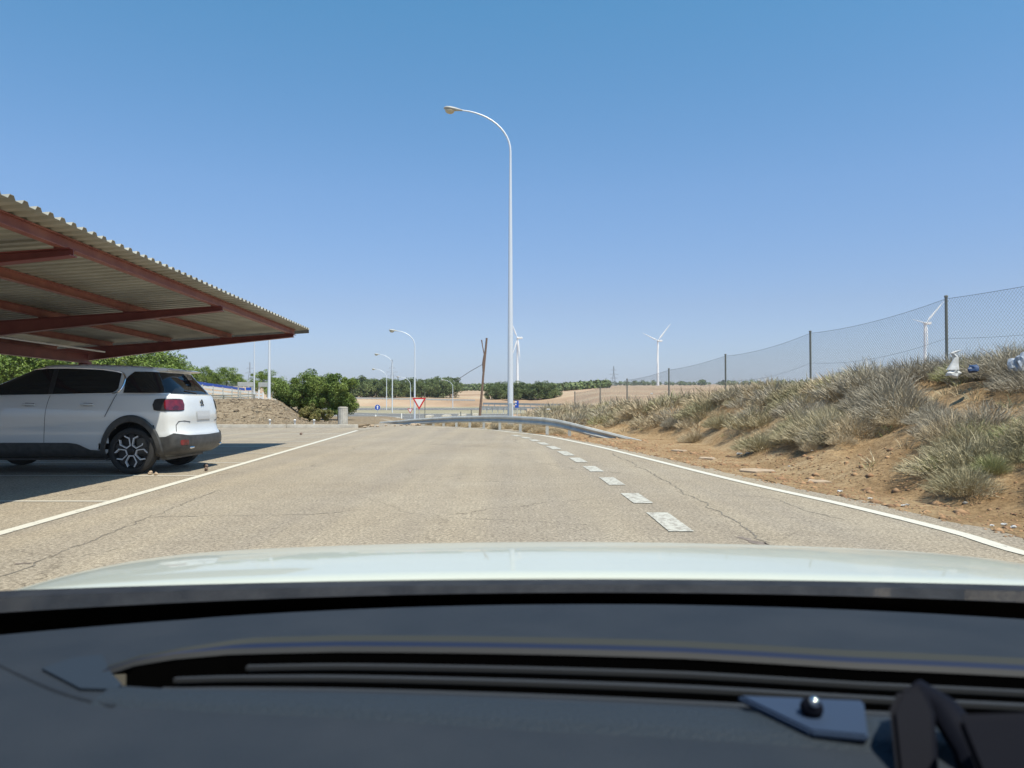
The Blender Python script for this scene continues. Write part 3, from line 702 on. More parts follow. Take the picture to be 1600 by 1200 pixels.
# slices: s, x_rear, x_front, half width, z (absolute below the belt, fraction of roof above)
SL = [(.24, .30, 4.25, .74), (.27, .16, 4.38, .84), (.33, .05, 4.46, .885), (.42, .0, 4.50, .905), (.52, .0, 4.50, .915), (.58, .015, 4.49, .918), (.62, .05, 4.48, .918), (.70, .07, 4.46, .922), (.80, .065, 4.42, .925), (.88, .075, 4.34, .922),
      (.94, .09, 4.18, .912), (.98, .10, 3.98, .902), (1.02, .115, 3.72, .890), (1.05, .13, 3.55, .878), (1.08, .155, 3.45, .862)]
GH = [(0.0, .175, 3.42, .852), (.10, .20, 3.33, .838), (.25, .255, 3.18, .812), (.45, .325, 2.96, .774), (.65, .395, 2.74, .734), (.80, .445, 2.58, .700), (.87, .44, 2.50, .676), (.93, .36, 2.42, .640), (.97, .40, 2.30, .56), (.99, .55, 2.15, .44), (1.0, .9, 1.9, .22)]
NS = 5.0
def slice_at(kind, s):
    A = SL if kind == 0 else GH; q = [a[0] for a in A]
    return [float(np.interp(s, q, [a[i] for a in A])) for i in (1, 2, 3)]
def ring_pt(kind, s, th, off=0):
    xr, xf, w_ = slice_at(kind, s); xc, a = (xr+xf)/2, (xf-xr)/2; c, sn = math.cos(th), math.sin(th)
    nn = NS if kind == 0 else 4.6
    # short corners: superellipse in a normalised plan whose long sides stay straight
    L_ = w_*.95; # corner length measured along x
    ex = math.copysign(abs(c)**(2/nn), c); ey = math.copysign(abs(sn)**(2/nn), sn)
    x = (xf-L_ + ex*L_) if ex > 0 else (xr+L_+ex*L_)
    # blend along the straight part by theta near 90deg
    k = max(0, 1-abs(c)/.35); mid = (xc); x = x*(1-0)+0
    if abs(c) < .5:
        t = (c/.5+1)/2; xa = xr+L_-L_*(.5**(2/nn)); xb = xf-L_+L_*(.5**(2/nn)); x = xa+(xb-xa)*t
    tpr = 1.0
    y = ey*(w_)
    if kind == 0: z = s
    else: z = 1.085+s*(ip(x, ROOF)-1.085)
    p = Vector((x, y, z))
    if off: p += Vector((math.copysign(abs(c)**1.0, c), math.copysign(abs(sn), sn), .25 if kind else 0)).normalized()*off
    return p
def side_y(x, z):                                    # half-width of the body at (x, z)
    if z <= 1.083: kind, s = 0, z
    else: kind, s = 1, min(max((z-1.085)/(ip(x, ROOF)-1.085), 0), 1)
    xr, xf, w_ = slice_at(kind, s); nn = NS if kind == 0 else 4.6; L_ = w_*.95
    ex = 0
    if x < xr+L_: ex = min((xr+L_-x)/L_, 1)
    if x > xf-L_: ex = min((x-xf+L_)/L_, 1)
    return w_*max(1-ex**nn, 0)**(1/nn)
def rear_x(y, z, front=False):
    if z <= 1.083: kind, s = 0, z
    else: kind, s = 1, min(max((z-1.085)/(ip(.4 if not front else 2.8, ROOF)-1.085), 0), 1)
    xr, xf, w_ = slice_at(kind, s); nn = NS if kind == 0 else 4.6; L_ = w_*.95
    e = min(abs(y)/w_, 1); q = L_*max(1-e**nn, 0)**(1/nn)
    return xr+L_-q if not front else xf-L_+q
WR = .355; WXR, WXF = .80, 3.535; TRK = .80
car = empty('parked_car', (-5.0, 11.68+.93, 0), PI, 'white crossover car parked nose-in under the carport, its rear corner in the sun', 'car')
NT = 160; rings = []
ths = [2*PI*k/NT for k in range(NT)]
S0 = []
for a, b in zip(SL, SL[1:]): S0 += [a[0], (a[0]+b[0])/2]
S0.append(SL[-1][0])
S1 = []
for a, b in zip(GH, GH[1:]): S1 += [a[0], (a[0]+b[0])/2]
S1.append(1.0)
for s in S0: rings.append([ring_pt(0, s, t) for t in ths])
for s in S1: rings.append([ring_pt(1, s, t) for t in ths])
V = [p for r in rings for p in r]; Fq = []
# dense long sides: replace ring theta sampling by x sampling is unnecessary; holes cut by face centre
def hole(p):
    return any(((p.x-wx)**2+(p.z-WR)**2) < .438**2 for wx in (WXR, WXF)) and abs(p.y) > .6 and p.z < .8
for i in range(len(rings)-1):
    for k in range(NT):
        a, b = i*NT+k, i*NT+(k+1) % NT; f = (a, b, b+NT, a+NT)
        c = sum((V[q] for q in f), Vector())/4
        if not hole(c): Fq.append(f)
Fq.append(tuple(range(NT))[::-1]); Fq.append(tuple(range((len(rings)-1)*NT, len(rings)*NT)))
body = MB().add(V, Fq).build('body', M['paint'], car, True); body.data.set_sharp_from_angle(angle=R(50))
def patch_xz(name, cols, m, side=1, off=.004, nv=8, parent=None, thick=.0, smooth=True):   # cols: (x, zlow, zhigh)
    V = []; n = nv+1
    for (x, z0, z1) in cols:
        for k in range(n):
            z = z0+(z1-z0)*k/nv; V.append((x, side*(side_y(x, z)+off), z))
    fs = [(i*n+k, i*n+k+1, (i+1)*n+k+1, (i+1)*n+k) for i in range(len(cols)-1) for k in range(nv)]
    return MB().add(V, fs).build(name, m, parent or car, smooth)
def spline_cols(xs, lo, hi, n=30):
    x0, x1 = xs; return [(x, ip(x, lo), ip(x, hi)) for x in np.linspace(x0, x1, n)]
for side in (1, -1):
    # daylight openings: front door + rear door glass in one band, rear quarter glass
    lo = [(1.0, 1.115), (2.2, 1.085), (3.3, 1.075)]
    hi = [(.95, 1.40), (1.0, 1.46), (1.1, 1.50), (1.35, 1.545), (1.8, 1.57), (2.2, 1.568), (2.55, 1.525), (2.8, 1.44), (3.05, 1.30), (3.3, 1.10)]
    lo2 = [(1.04, 1.20), (1.09, 1.13), (1.15, 1.115), (2.2, 1.087), (3.28, 1.077)]
    g1 = patch_xz('side_window', spline_cols((1.04, 3.27), lo2, hi, 60), M['glass'], side, .005)
    sm = patch_xz('window_pillar', [(2.02, 1.09, 1.565), (2.10, 1.09, 1.566)], M['black'], side, .009, parent=g1)
    patch_xz('window_pillar', [(2.93, 1.08, 1.33), (2.96, 1.08, 1.32)], M['black'], side, .009, parent=g1)
    # satin trim curving round the rear of the glass
    tr = MB(); P_ = []
    path = [(3.2, 1.135), (2.8, 1.452), (2.55, 1.537), (2.2, 1.58), (1.8, 1.582), (1.35, 1.557), (1.1, 1.512), (1.0, 1.465), (.965, 1.36), (.985, 1.22), (1.04, 1.125), (1.15, 1.105)]
    pth = resample([Vector((x, 0, z)) for x, z in path], .04)
    tr.tube([(p.x, side*(side_y(p.x, p.z)+.002), p.z) for p in pth], [.009 if p.x > 1.1 else .013 for p in pth], 6)
    tr.build('window_trim', M['chrome'], car, True)
    # rear quarter glass wrapping to the tailgate
    hq = [(.18, 1.30), (.4, 1.50), (.55, 1.515), (.88, 1.50), (.93, 1.44)]
    patch_xz('quarter_window', [(x, 1.115, max(1.13, min(ip(x, [(.2, 1.16), (.3, 1.36), (.40, 1.50), (.6, 1.515), (.85, 1.515), (.92, 1.44), (.95, 1.38)]), 2))) for x in np.linspace(.27, .95, 28)], M['glass'], side, .005)
    # door seams
    for pts in ([(2.06, 1.07), (2.10, .85), (2.12, .5), (2.12, .40)], [(1.05, 1.09), (1.10, .98), (1.20, .80)], [(3.18, 1.06), (3.12, .9), (3.12, .45)]):
        pp = resample([Vector((x, 0, z)) for x, z in pts], .04)
        MB().tube([(p.x, side*(side_y(p.x, p.z)-.001), p.z) for p in pp], .004, 5).build('door_seam', M['seam'], car)
    for hx in (1.36, 2.25):
        h_ = MB(); h_.tube([(hx, side*(side_y(hx, .96)+.004), .955), (hx+.05, side*(side_y(hx, .96)+.032), .958), (hx+.15, side*(side_y(hx, .96)+.034), .960), (hx+.21, side*(side_y(hx, .96)+.004), .961)], [.010, .014, .014, .010], 8)
        h_.build('door_handle', M['paint'], car, True)
        patch_xz('handle_recess', [(hx+.03, .94, .975), (hx+.17, .94, .98)], M['clad'], side, .0015)
    # lower cladding: sills and bumper wrap
    patch_xz('sill_cladding', [(x, .235, ip(x, [(1.2, .36), (1.42, .37), (1.6, .46), (1.75, .48), (3.0, .48), (3.3, .47)])) for x in np.linspace(1.2, 3.25, 40)], M['clad'], side, .012)
    for wx in (WXR, WXF):
        V = []; n = 40
        for i in range(n+1):
            a = R(-22)+i/n*R(224)
            for rr, of in ((.385, .02), (.395, .03), (.455, .028), (.475, .004)):
                x, z = wx+rr*math.cos(a), max(WR+rr*math.sin(a), .2); V.append((x, side*(side_y(x, max(z, .25))+of), z))
        fs = [(i*4+k, i*4+k+1, (i+1)*4+k+1, (i+1)*4+k) for i in range(n) for k in range(3)]
        MB().add(V, fs).build('wheel_arch', M['clad'], car, True)
        # wheel well liner
        mb = MB(); n = 24; rg = []
        for yy in (.50, .93):
            rg.append([(wx+.415*math.cos(R(-10)+i/n*R(200)), side*min(yy, .895), WR+.415*math.sin(R(-10)+i/n*R(200))) for i in range(n+1)])
        mb.loft([[Vector(p) for p in r] for r in rg], cap=False, closed=False)
        mb.add([(wx-.42, side*.5, .2), (wx+.42, side*.5, .2), (wx+.42, side*.5, .8), (wx-.42, side*.5, .8)], [(0, 1, 2, 3)])
        mb.build('wheel_well', M['black'], car)
    patch_xz('side_marker', [(3.95, .72, .8), (4.2, .74, .82)], M['black'], side)
def wheel(side, wx):
    w_ = empty('wheel', (wx, side*TRK, WR)); w_.parent = car
    RM = Matrix.Rotation(-side*PI/2, 4, 'X')      # local z -> outward
    prof = [(.262, -.10), (.31, -.105), (.340, -.09), (.352, -.06), (.355, 0), (.352, .06), (.340, .095), (.31, .11), (.28, .108), (.266, .095), (.262, .06)]
    MB().lathe(prof, 48, RM, cap=False).build('tyre', M['rubber'], w_, True)
    # dish and rim
    MB().lathe([(.264, .06), (.265, .098), (.256, .10), (.25, .085), (.24, .02), (.12, .012), (.0001, .012)], 48, RM, cap=False).build('rim', M['darkalloy'], w_, True)
    mb = MB()
    for k in range(5):                            # five hexagonal openings edged in bright alloy
        a = R(90)+k*2*PI/5; c = Vector((math.cos(a)*.152, math.sin(a)*.152))
        def hexp(s, z, tw=0):
            out = []
            rad = Vector((math.cos(a), math.sin(a))); tan = Vector((-rad.y, rad.x))
            for (u, v) in ((.092, .045), (.092, -.045), (.02, -.083), (-.075, -.036), (-.075, .036), (.02, .083)):
                p = c+rad*u*s*1.13+tan*v*s*1.13; out.append(RM @ Vector((p.x, p.y, z)))
            return out
        o1, o2, i2, i1 = hexp(1.0, .085), hexp(.98, .098), hexp(.80, .098), hexp(.76, .06)
        for (A, B) in ((o1, o2), (o2, i2), (i2, i1)):
            for q in range(6):
                if q in (0,): continue
                mb.add([A[q], A[(q+1) % 6], B[(q+1) % 6], B[q]], [(0, 1, 2, 3)])
    mb.build('spokes', M['alloy'], w_)
    mb = MB(); mb.lathe([(.045, .06), (.045, .10), (.036, .108), (.0001, .11)], 20, RM, cap=False)
    for k in range(5):
        a = R(54)+k*2*PI/5+PI/5*0
        for s_ in (-1, 1):
            pass
        p0 = Vector((math.cos(a)*.04, math.sin(a)*.04)); p1 = Vector((math.cos(a)*.244, math.sin(a)*.244)); t = Vector((-math.sin(a), math.cos(a)))
        mb.add([RM @ Vector((*(p0+t*.018), .088)), RM @ Vector((*(p1+t*.04), .088)), RM @ Vector((*(p1-t*.04), .088)), RM @ Vector((*(p0-t*.018), .088)),
                RM @ Vector((*(p0+t*.018), .05)), RM @ Vector((*(p1+t*.04), .05)), RM @ Vector((*(p1-t*.04), .05)), RM @ Vector((*(p0-t*.018), .05))], [(0, 1, 2, 3), (0, 4, 5, 1), (2, 6, 7, 3)])
    mb.build('hub', M['darkalloy'], w_)
for side in (1, -1):
    for wx in (WXR, WXF): wheel(side, wx)
def patch_th(name, th0, th1, z0f, z1f, m, off=.004, n=24, nv=6, parent=None, kind=0):
    V = []; zt_ = z0f(.5)*.5+z1f(.5)*.5
    tt = [th0+(th1-th0)*i/200 for i in range(201)]; pp_ = [ring_pt(kind, zt_, q) for q in tt]; al = [0]
    for a_, b_ in zip(pp_, pp_[1:]): al.append(al[-1]+(b_-a_).length)
    for i in range(n+1):
        u = i/n; th = float(np.interp(u*al[-1], al, tt))
        for k in range(nv+1):
            z = z0f(u)+(z1f(u)-z0f(u))*k/nv; V.append(ring_pt(kind, z, th, off))
    fs = [(i*(nv+1)+k, i*(nv+1)+k+1, (i+1)*(nv+1)+k+1, (i+1)*(nv+1)+k) for i in range(n) for k in range(nv)]
    return MB().add(V, fs).build(name, m, parent or car, True)
def rim_shape(u, zc, h, p=5): return h*max(1-abs(2*u-1)**p, 0)**(1/p)
TH = lambda side, deg: R(180-deg) if side > 0 else R(180+deg)     # 0 = straight back, 90 = straight to the side
for side in (1, -1):
    patch_th('tail_lamp_bezel', TH(side, 22), TH(side, 63.5), lambda u: .955-rim_shape(u, 0, .078), lambda u: .955+rim_shape(u, 0, .078), M['black'], .008)
    patch_th('tail_lamp', TH(side, 23.5), TH(side, 60.5), lambda u: .955-rim_shape(u, 0, .066), lambda u: .955+rim_shape(u, 0, .066), M['redlamp'], .014)
    patch_th('rear_reflector', TH(side, 26), TH(side, 44), lambda u: .475-rim_shape(u, 0, .04, 5), lambda u: .475+rim_shape(u, 0, .04, 5), M['redlamp'], .024)
    # bumper crease
    MB().tube([ring_pt(0, z, TH(side, d), .003) for d, z in ((44, .62), (42, .70), (37, .745), (24, .75), (12, .735))], .005, 5).build('bumper_seam', M['seam'], car)
    mb = MB(); ex = [ring_pt(0, .39, TH(side, d), .028) for d in (14, 24)]
    c = (ex[0]+ex[1])/2; u_ = (ex[1]-ex[0])
    mb.tube([c-u_*.5, c-u_*.3, c+u_*.3, c+u_*.5], [.012, .026, .026, .012], 10, flat=.8).build('exhaust_trim', M['chrome'], car, True)
patch_th('rear_bumper', TH(1, 68), TH(-1, 68), lambda u: .245, lambda u: ip(abs(2*u-1), [(0, .56), (.45, .57), (.6, .60), (.7, .555), (1, .54)]), M['clad'], .02, n=60, nv=10)
patch_th('front_bumper', R(-68), R(68), lambda u: .245, lambda u: .44, M['clad'], .015, n=60)
patch_th('grille', R(-30), R(30), lambda u: .50, lambda u: .70, M['black'], .010, n=30)
for side in (1, -1): patch_th('headlamp', side*R(32), side*R(56), lambda u: .70, lambda u: .80, M['glass'], .012)
# tailgate glass, windscreen
def patch_yz(name, y0, y1, z0, z1, m, off=.006, front=False, n=24, nv=10, parent=None, taper=.0):
    V = []
    for i in range(n+1):
        for k in range(nv+1):
            z = z0+(z1-z0)*k/nv; y = (y0+(y1-y0)*i/n)*(1-taper*k/nv); V.append((rear_x(y, z, front)+(off if front else -off), y, z))
    return MB().add(V, [(i*(nv+1)+k, i*(nv+1)+k+1, (i+1)*(nv+1)+k+1, (i+1)*(nv+1)+k) for i in range(n) for k in range(nv)]).build(name, m, parent or car, True)
patch_yz('rear_window', -.72, .72, 1.10, 1.50, M['glass'], taper=.06)
V = []
n, nv = 24, 12
for i in range(n+1):
    th = R(-62)+R(124)*i/n
    for k in range(nv+1): V.append(ring_pt(1, .02+.86*k/nv, th, .006))
MB().add(V, [(i*(nv+1)+k, i*(nv+1)+k+1, (i+1)*(nv+1)+k+1, (i+1)*(nv+1)+k) for i in range(n) for k in range(nv)]).build('windscreen', M['glass'], car, True)
# roof spoiler, plate, emblem, wiper, mirrors, roof rails
mb = MB(); mb.loft([[Vector((x, y*(1-.15*abs(y)), z)) for (x, z) in ((.62, 1.60), (.44, 1.583), (.36, 1.560), (.38, 1.535), (.60, 1.53))] for y in np.linspace(-.66, .66, 16)]).build('spoiler', M['paint'], car, True)
patch_yz('number_plate', -.26, .26, .76, .87, M['plate'], .010)
for z0 in (.955, .995):
    MB().tube([(rear_x(0, z0)-.012, -.05, z0-.012), (rear_x(0, z0)-.014, 0, z0+.022), (rear_x(0, z0)-.012, .05, z0-.012)], .009, 6).build('emblem', M['seam'], car)
MB().tube([(rear_x(0, 1.13)-.02, 0, 1.12), (rear_x(.4, 1.16)-.02, .4, 1.16)], .01, 6).build('rear_wiper', M['black'], car)
for side in (1, -1):
    mb = MB(); mb.loft([[Vector((3.02+q*.5, side*(y), 1.12+q2)) for q, q2 in ((-.1, -.06), (.12, -.05), (.16, .02), (.1, .07), (-.08, .08), (-.12, 0))] for y in (.90, .93, 1.05, 1.09)]); mb.build('wing_mirror', M['paint'], car, True)
car_under = MB(); car_under.box((.35, -.7, .20), (4.2, .7, .34)); car_under.build('underbody', M['black'], car)
def zmap(z): return z if z < .5 else .5+(z-.5)*1.222 if z < 1.085 else 1.215+(z-1.085)*.826
for ch in car.children:
    if ch.type == 'MESH':
        for v in ch.data.vertices: v.co.z = zmap(v.co.z)
        for c2_ in ch.children:
            for v in c2_.data.vertices: v.co.z = zmap(v.co.z)
# ------------------------------------------------------------------ crash barrier
gp = [(1010, 689, .00), (985, 685.5, .05), (925, 683.5, .30), (890, 681.5, .45), (855, 679, .55), (813, 674.8, .555), (781, 671.6, .54), (756, 669.6, .51), (734, 668.2, .48), (713, 667, .45), (693, 666, .40), (677, 665.2, .36), (662, 664.6, .32), (648, 664, .28), (637, 663.5, .23), (618, 662, .14), (592, 660.5, .04)]
gpts = [Vector((X(px, G2(py)), G2(py), zt)) for px, py, zt in gp]
gr_ = empty('crash_barrier', (gpts[5].x, gpts[5].y, 0), 0, 'curved galvanised crash barrier along the bend, both ends sloping into the ground', 'crash barrier')
org = Vector((gpts[5].x, gpts[5].y, 0))
gs = resample(gpts, .4)
wp = [(0, .0), (.03, -.010), (.055, -.058), (.03, -.10), (.0, -.13), (.03, -.16), (.055, -.20), (.03, -.248), (0, -.26)]
rg = []
for i, p in enumerate(gs):
    d = (gs[min(i+1, len(gs)-1)]-gs[max(i-1, 0)]); d.z = 0; d.normalize(); nrm = Vector((d.y, -d.x, 0))   # toward the road/camera
    if nrm.y > 0: nrm = -nrm
    rg.append([p+nrm*(a+.05)+Vector((0, 0, b))-org for a, b in wp]+[p+nrm*(a+.046)+Vector((0, 0, b))-org for a, b in wp[::-1]])
MB().loft(rg).build('rail', M['galv'], gr_, True)
def post_at(p, h):
    mb = MB(); x, y = p.x-org.x, p.y-org.y; zb = Tz(p.x, p.y)-.1
    mb.box((x-.05, y-.02, zb), (x+.05, y+.012, h-.02)); mb.box((x-.05, y+.012, zb), (x-.042, y+.06, h-.02)); mb.box((x+.042, y+.012, zb), (x+.05, y+.06, h-.02))
    mb.build('post', M['galv'], gr_)
for p in gpts[2:-1]:
    if p.z > .1: post_at(p+Vector((0, .04, 0)), p.z)
mb = MB()
for p in gpts[4:12:2]:
    c = p-org+Vector((0, -.06, -.15)); mb.tube([c, c+Vector((0, -.02, 0))], .02, 8)
mb.build('bolt', M['darkalloy'], gr_)
# ------------------------------------------------------------------ lamp posts
def lamp(loc, h, reach, r0, r1, headl, label, group='street lamps', yaw=0, m=None, plinth=False):
    t = empty('street_lamp', loc, yaw, label, 'street lamp', group)
    hb = h-reach*.86; pts = [(0, 0, 0), (0, 0, hb*.33), (0, 0, hb*.66), (0, 0, hb)]; rad = [r0, r0*.8+r1*.2, r0*.45+r1*.55, r1]
    for k in range(1, 13):
        a = R(82)*k/12; pts.append((-reach*(1-math.cos(a))/(1-math.cos(R(82))), 0, hb+reach*.86*math.sin(a)/math.sin(R(82)))); rad.append(r1*(1-.035*k))
    MB().tube(pts, rad, 14).build('pole', m or M['polepaint'], t, True)
    e = Vector(pts[-1]); L_ = headl
    dirn = Vector((-1, 0, .12)).normalized(); up = Vector((.12, 0, 1)).normalized()
    rings = []
    for u, wd, hu, hd in ((0, .04, .035, .035), (.15, .06, .05, .04), (.4, .14, .085, .06), (.65, .19, .10, .07), (.85, .17, .085, .06), (.97, .08, .045, .035), (1.0, .02, .01, .01)):
        rr = []
        for k in range(16):
            a = 2*PI*k/16; cy, cz = math.cos(a)*wd, math.sin(a); rr.append(e+dirn*u*L_+Vector((0, cy*L_/.8, 0))+up*(cz*(hu if cz > 0 else hd))*L_/.8)
        rings.append(rr)
    hd = MB().loft(rings).build('lamp_head', M['galv'] if m is None else m, t, True)
    rings = []
    for f, dz in ((1, 0), (.95, .05), (.8, .10), (.5, .14), (.1, .155)):
        rings.append([e+dirn*(.66*L_+math.cos(2*PI*k/16)*.26*f*L_)+Vector((0, math.sin(2*PI*k/16)*.165*f*L_/.8, 0))-up*(.055+dz)*L_/.8 for k in range(16)])
    MB().loft(rings).build('lens', M['lens'], hd, True)
    if plinth:
        MB().box((-.07, -r0*1.0-.006, .45), (.07, -r0*.6, 1.0)).build('access_door', M['galv'], t, bevel=.006)
        mb = MB(); mb.box((-.35, -.35, -.3), (.35, .35, .06)); mb.build('plinth', M['concrete'], t, bevel=.02)
        mb = MB(); mb.box((-.16, -.16, .06), (.16, .16, .085)); mb.build('base_plate', M['galv'], t)
    return t
M['lens'] = mat('lamp_lens', (.52, .47, .34), .25, spec=.6)
D0 = 31.4
lamp((X(797.5, D0), D0, 0), Z(169, D0), 1.98, .125, .045, .78, 'very tall pale street lamp rising behind the crash barrier, head arching left', None, plinth=True)
for (px, D, pyt, hx, lab) in ((648, 104, 517, 621, 'nearer street lamp behind the large give way sign'),
                              (613, 154, 554, 594, 'farther street lamp just right of the blue arrow sign, in line with a pylon'),
                              (604, 195, 577, 588, 'faint street lamp nearest the blue arrow sign'),
                              (641.5, 215, 589, 626, 'small distant street lamp just left of the large give way sign'),
                              (707.5, 240, 594, 695, 'distant street lamp before the right end of the far pine row')):
    zb = Tz(X(px, D), D); lamp((X(px, D), D, zb), Z(pyt, D)-zb, (px-hx)/FPX*D, .13, .07, 1.2, lab)
# straight white posts on the mound
for px, D, pyt, pyb, lab in ((397, 60, 520, 608, 'thin pale lighting mast behind the sign frames on the mound'), (420.5, 41, 505, 623, 'white lighting mast on the crest of the mound, on a small pale base')):
    t = empty('lighting_mast', (X(px, D), D, Tz(X(px, D), D)), 0, lab, 'mast', 'lighting masts on the mound')
    zb = Tz(X(px, D), D); r = .075 if D < 50 else .055
    h = Z(pyt, D)-zb
    MB().tube([(0, 0, 0), (0, 0, h)], [r*1.2, r*.55], 10).build('pole', M['polepaint'], t, True)
    MB().lathe([(.05, 0), (.09, .04), (.09, .1), (.03, .14)], 10, Matrix.Translation((0, 0, h-.02))).build('pole_cap', M['galv'], t, True)
    MB().lathe([(.42 if D < 50 else .3, -.1), (.36, .05), (.1, .07)], 10).build('plinth', M['concrete'], t)
# ------------------------------------------------------------------ signs
def pole_sign(px, D, pyc, size, kind, label, yaw=0):
    zb = Tz(X(px, D), D); zc = Z(pyc, D)-zb
    t = empty('road_sign', (X(px, D), D, zb), yaw, label, 'road sign')
    MB().tube([(0, .05, -.2), (0, .05, zc+size*.3)], .035, 8).build('pole', M['galv'], t, True)
    if kind == 'yield':
        def tri(s, y0, y1):
            return MB().poly([(-s/2, y0, zc+s*.289), (s/2, y0, zc+s*.289), (0, y0, zc-s*.577)], (0, y1-y0, 0))
        tri(size, 0, .02).build('red_border', M['red'], t); tri(size*.66, -.006, 0).build('white_face', M['white'], t)
    if kind == 'arrow':
        mb = MB(); mb.add([], []); n = 24
        def disc(r, y0, y1): return MB().poly([(r*math.cos(2*PI*k/n), y0, zc+r*math.sin(2*PI*k/n)) for k in range(n)], (0, y1-y0, 0))
        disc(size/2, 0, .02).build('white_rim', M['white'], t); disc(size*.47, -.005, 0).build('blue_face', M['blue'], t)
        a = size*.08
        MB().poly([(-a, -.01, zc-size*.32), (a, -.01, zc-size*.32), (a, -.01, zc+size*.08), (a*2.6, -.01, zc+size*.04), (0, -.01, zc+size*.36), (-a*2.6, -.01, zc+size*.04), (-a, -.01, zc+size*.08)], (0, .004, 0)).build('arrow', M['white'], t)
    return t
pole_sign(655, 54, 627.8, .98, 'yield', 'large red and white triangular give way sign behind the crash barrier')
pole_sign(641, 110, 641, .80, 'yield', 'small distant red and white give way sign, lower left of the large one')
pole_sign(590, 92, 636.5, .70, 'arrow', 'round blue sign with white upward arrow beyond the left end of the crash barrier')
# blue sign seen at an angle, right of the tall lamp
t = empty('road_sign', (X(808, 48), 48, Tz(X(808, 48), 48)), 0, 'small blue rectangular sign just right of the tall lamp post', 'road sign'); zb = t.location.z
MB().tube([(0, .04, 0), (0, .04, Z(626, 48)-zb)], .03, 8).build('pole', M['galv'], t, True)
MB().box((-.14, 0, Z(637, 48)-zb), (.10, .02, Z(626, 48)-zb)).build('panel', M['blue'], t)
MB().box((-.14, -.008, Z(629, 48)-zb), (-.02, -.001, Z(626.5, 48)-zb)).build('white_mark', M['white'], t)
MB().box((-.12, -.008, Z(633, 48)-zb), (-.04, -.001, Z(631.0, 48)-zb)).build('white_mark', M['white'], t)
# thin sign post and white marker posts by the lower road
for px, D, pt, pb, r, lab in ((664, 60, 612, 652, .03, 'thin dark upright rod just right of the large give way sign'),
                              (587, 80, 648, 657, .09, 'white plastic marker post left of the blue arrow sign'),
                              (594.5, 78, 651, 657, .07, 'low white marker post right of the blue arrow sign'),
                              (627.5, 90, 646, 655, .07, 'white marker post on the traffic island'),
                              (720, 70, 643, 650, .05, 'thin grey marker post beyond the middle of the barrier'),
                              (736.5, 70, 640, 650, .05, 'thin marker post left of the leaning wooden pole')):
    zb = Z(pb, D)-.6; t = MB().tube([(0, 0, 0), (0, 0, (Z(pt, D)-zb)*.8), (0, 0, Z(pt, D)-zb)], [r, r, r*.8], 8).build('marker_post', M['white'] if r > .06 else M['fencepost'], None, True)
    t.location = (X(px, D), D, zb); tag(t, lab, 'marker post')
# white painted kerb of the traffic islands
for px0, px1, py, D in ((575, 590, 655.5, 72), (604, 620, 654, 76), (664, 674, 650, 78), (690, 702, 649.5, 78), (715, 727, 648.5, 84), (738, 746, 647.5, 84)):
    mb = MB(); mb.box((X(px0, D), D, Z(py, D)-.6), (X(px1, D), D+3, Z(py, D)+.06)); o = mb.build('traffic_island', M['kerb'], bevel=.05); tag(o, kind='structure')
# ------------------------------------------------------------------ leaning pole
D = 52; zb = Tz(X(748, D), D)
t = empty('wooden_pole', (X(748.5, D), D, zb), 0, 'leaning weathered wooden utility pole with a broken split top and stay wire', 'utility pole')
a = Vector((X(748.5, D), D, zb)); q = lambda px, py, dd=0: W(px, py, D+dd)-a
MB().tube([(-.02, 0, -.3), q(750.5, 640), q(754, 600), q(757, 565), q(760.5, 528)], [.10, .09, .075, .075, .07], 9).build('pole', M['wood'], t, True)
MB().tube([q(755, 583), q(754.5, 567, -.12), q(756.5, 553, -.1), q(754, 541, -.1), q(752.5, 531, -.1)], [.05, .055, .04, .03, .045], 7).build('broken_limb', M['wood'], t, True)
MB().tube([q(754.5, 569), q(735, 580, 3), q(712, 595, 6)], .022, 5).build('stay_wire', M['pylon'], t)
# ------------------------------------------------------------------ concrete post
D = 33.2; r = .205
t = empty('concrete_post', (X(536, D), D, .02), 0, 'short pale concrete pillar standing at the corner of the kerb before the pines', 'concrete pillar')
pr = []; n = 32
mb = MB(); rings = []
for z in (0, .2, .4, .6, .76): rings.append([Vector(((r+(.006 if k % 2 else -.004))*math.cos(2*PI*k/n), (r+(.006 if k % 2 else -.004))*math.sin(2*PI*k/n), z)) for k in range(n)])
mb.loft(rings).build('shaft', M['concrete'], t)
MB().lathe([(.19, .76), (.215, .77), (.215, .80), (.12, .815), (.0001, .815)], 28, cap=False).build('cap', M['kerb'], t, True)
# small marker cairns with white tops beside the mound
for px, py, lab in ((422, 665, 'white-topped marker peg in front of the mound'), (491, 663, 'small white-topped marker peg at the right foot of the mound'), (461, 665.5, 'dark stub peg at the foot of the mound, between the white-topped ones')):
    D = 33.0; t = MB().lathe([(.04, 0), (.035, .26), (.055, .29), (.06, .36), (.03, .40)], 10).build('marker_peg', M['white'] if 'white' in lab else M['wood'], None, True)
    t.location = (X(px, D), D, .05); t.scale = (1, 1, .62 if 'white' in lab else .4); tag(t, lab, 'marker peg')
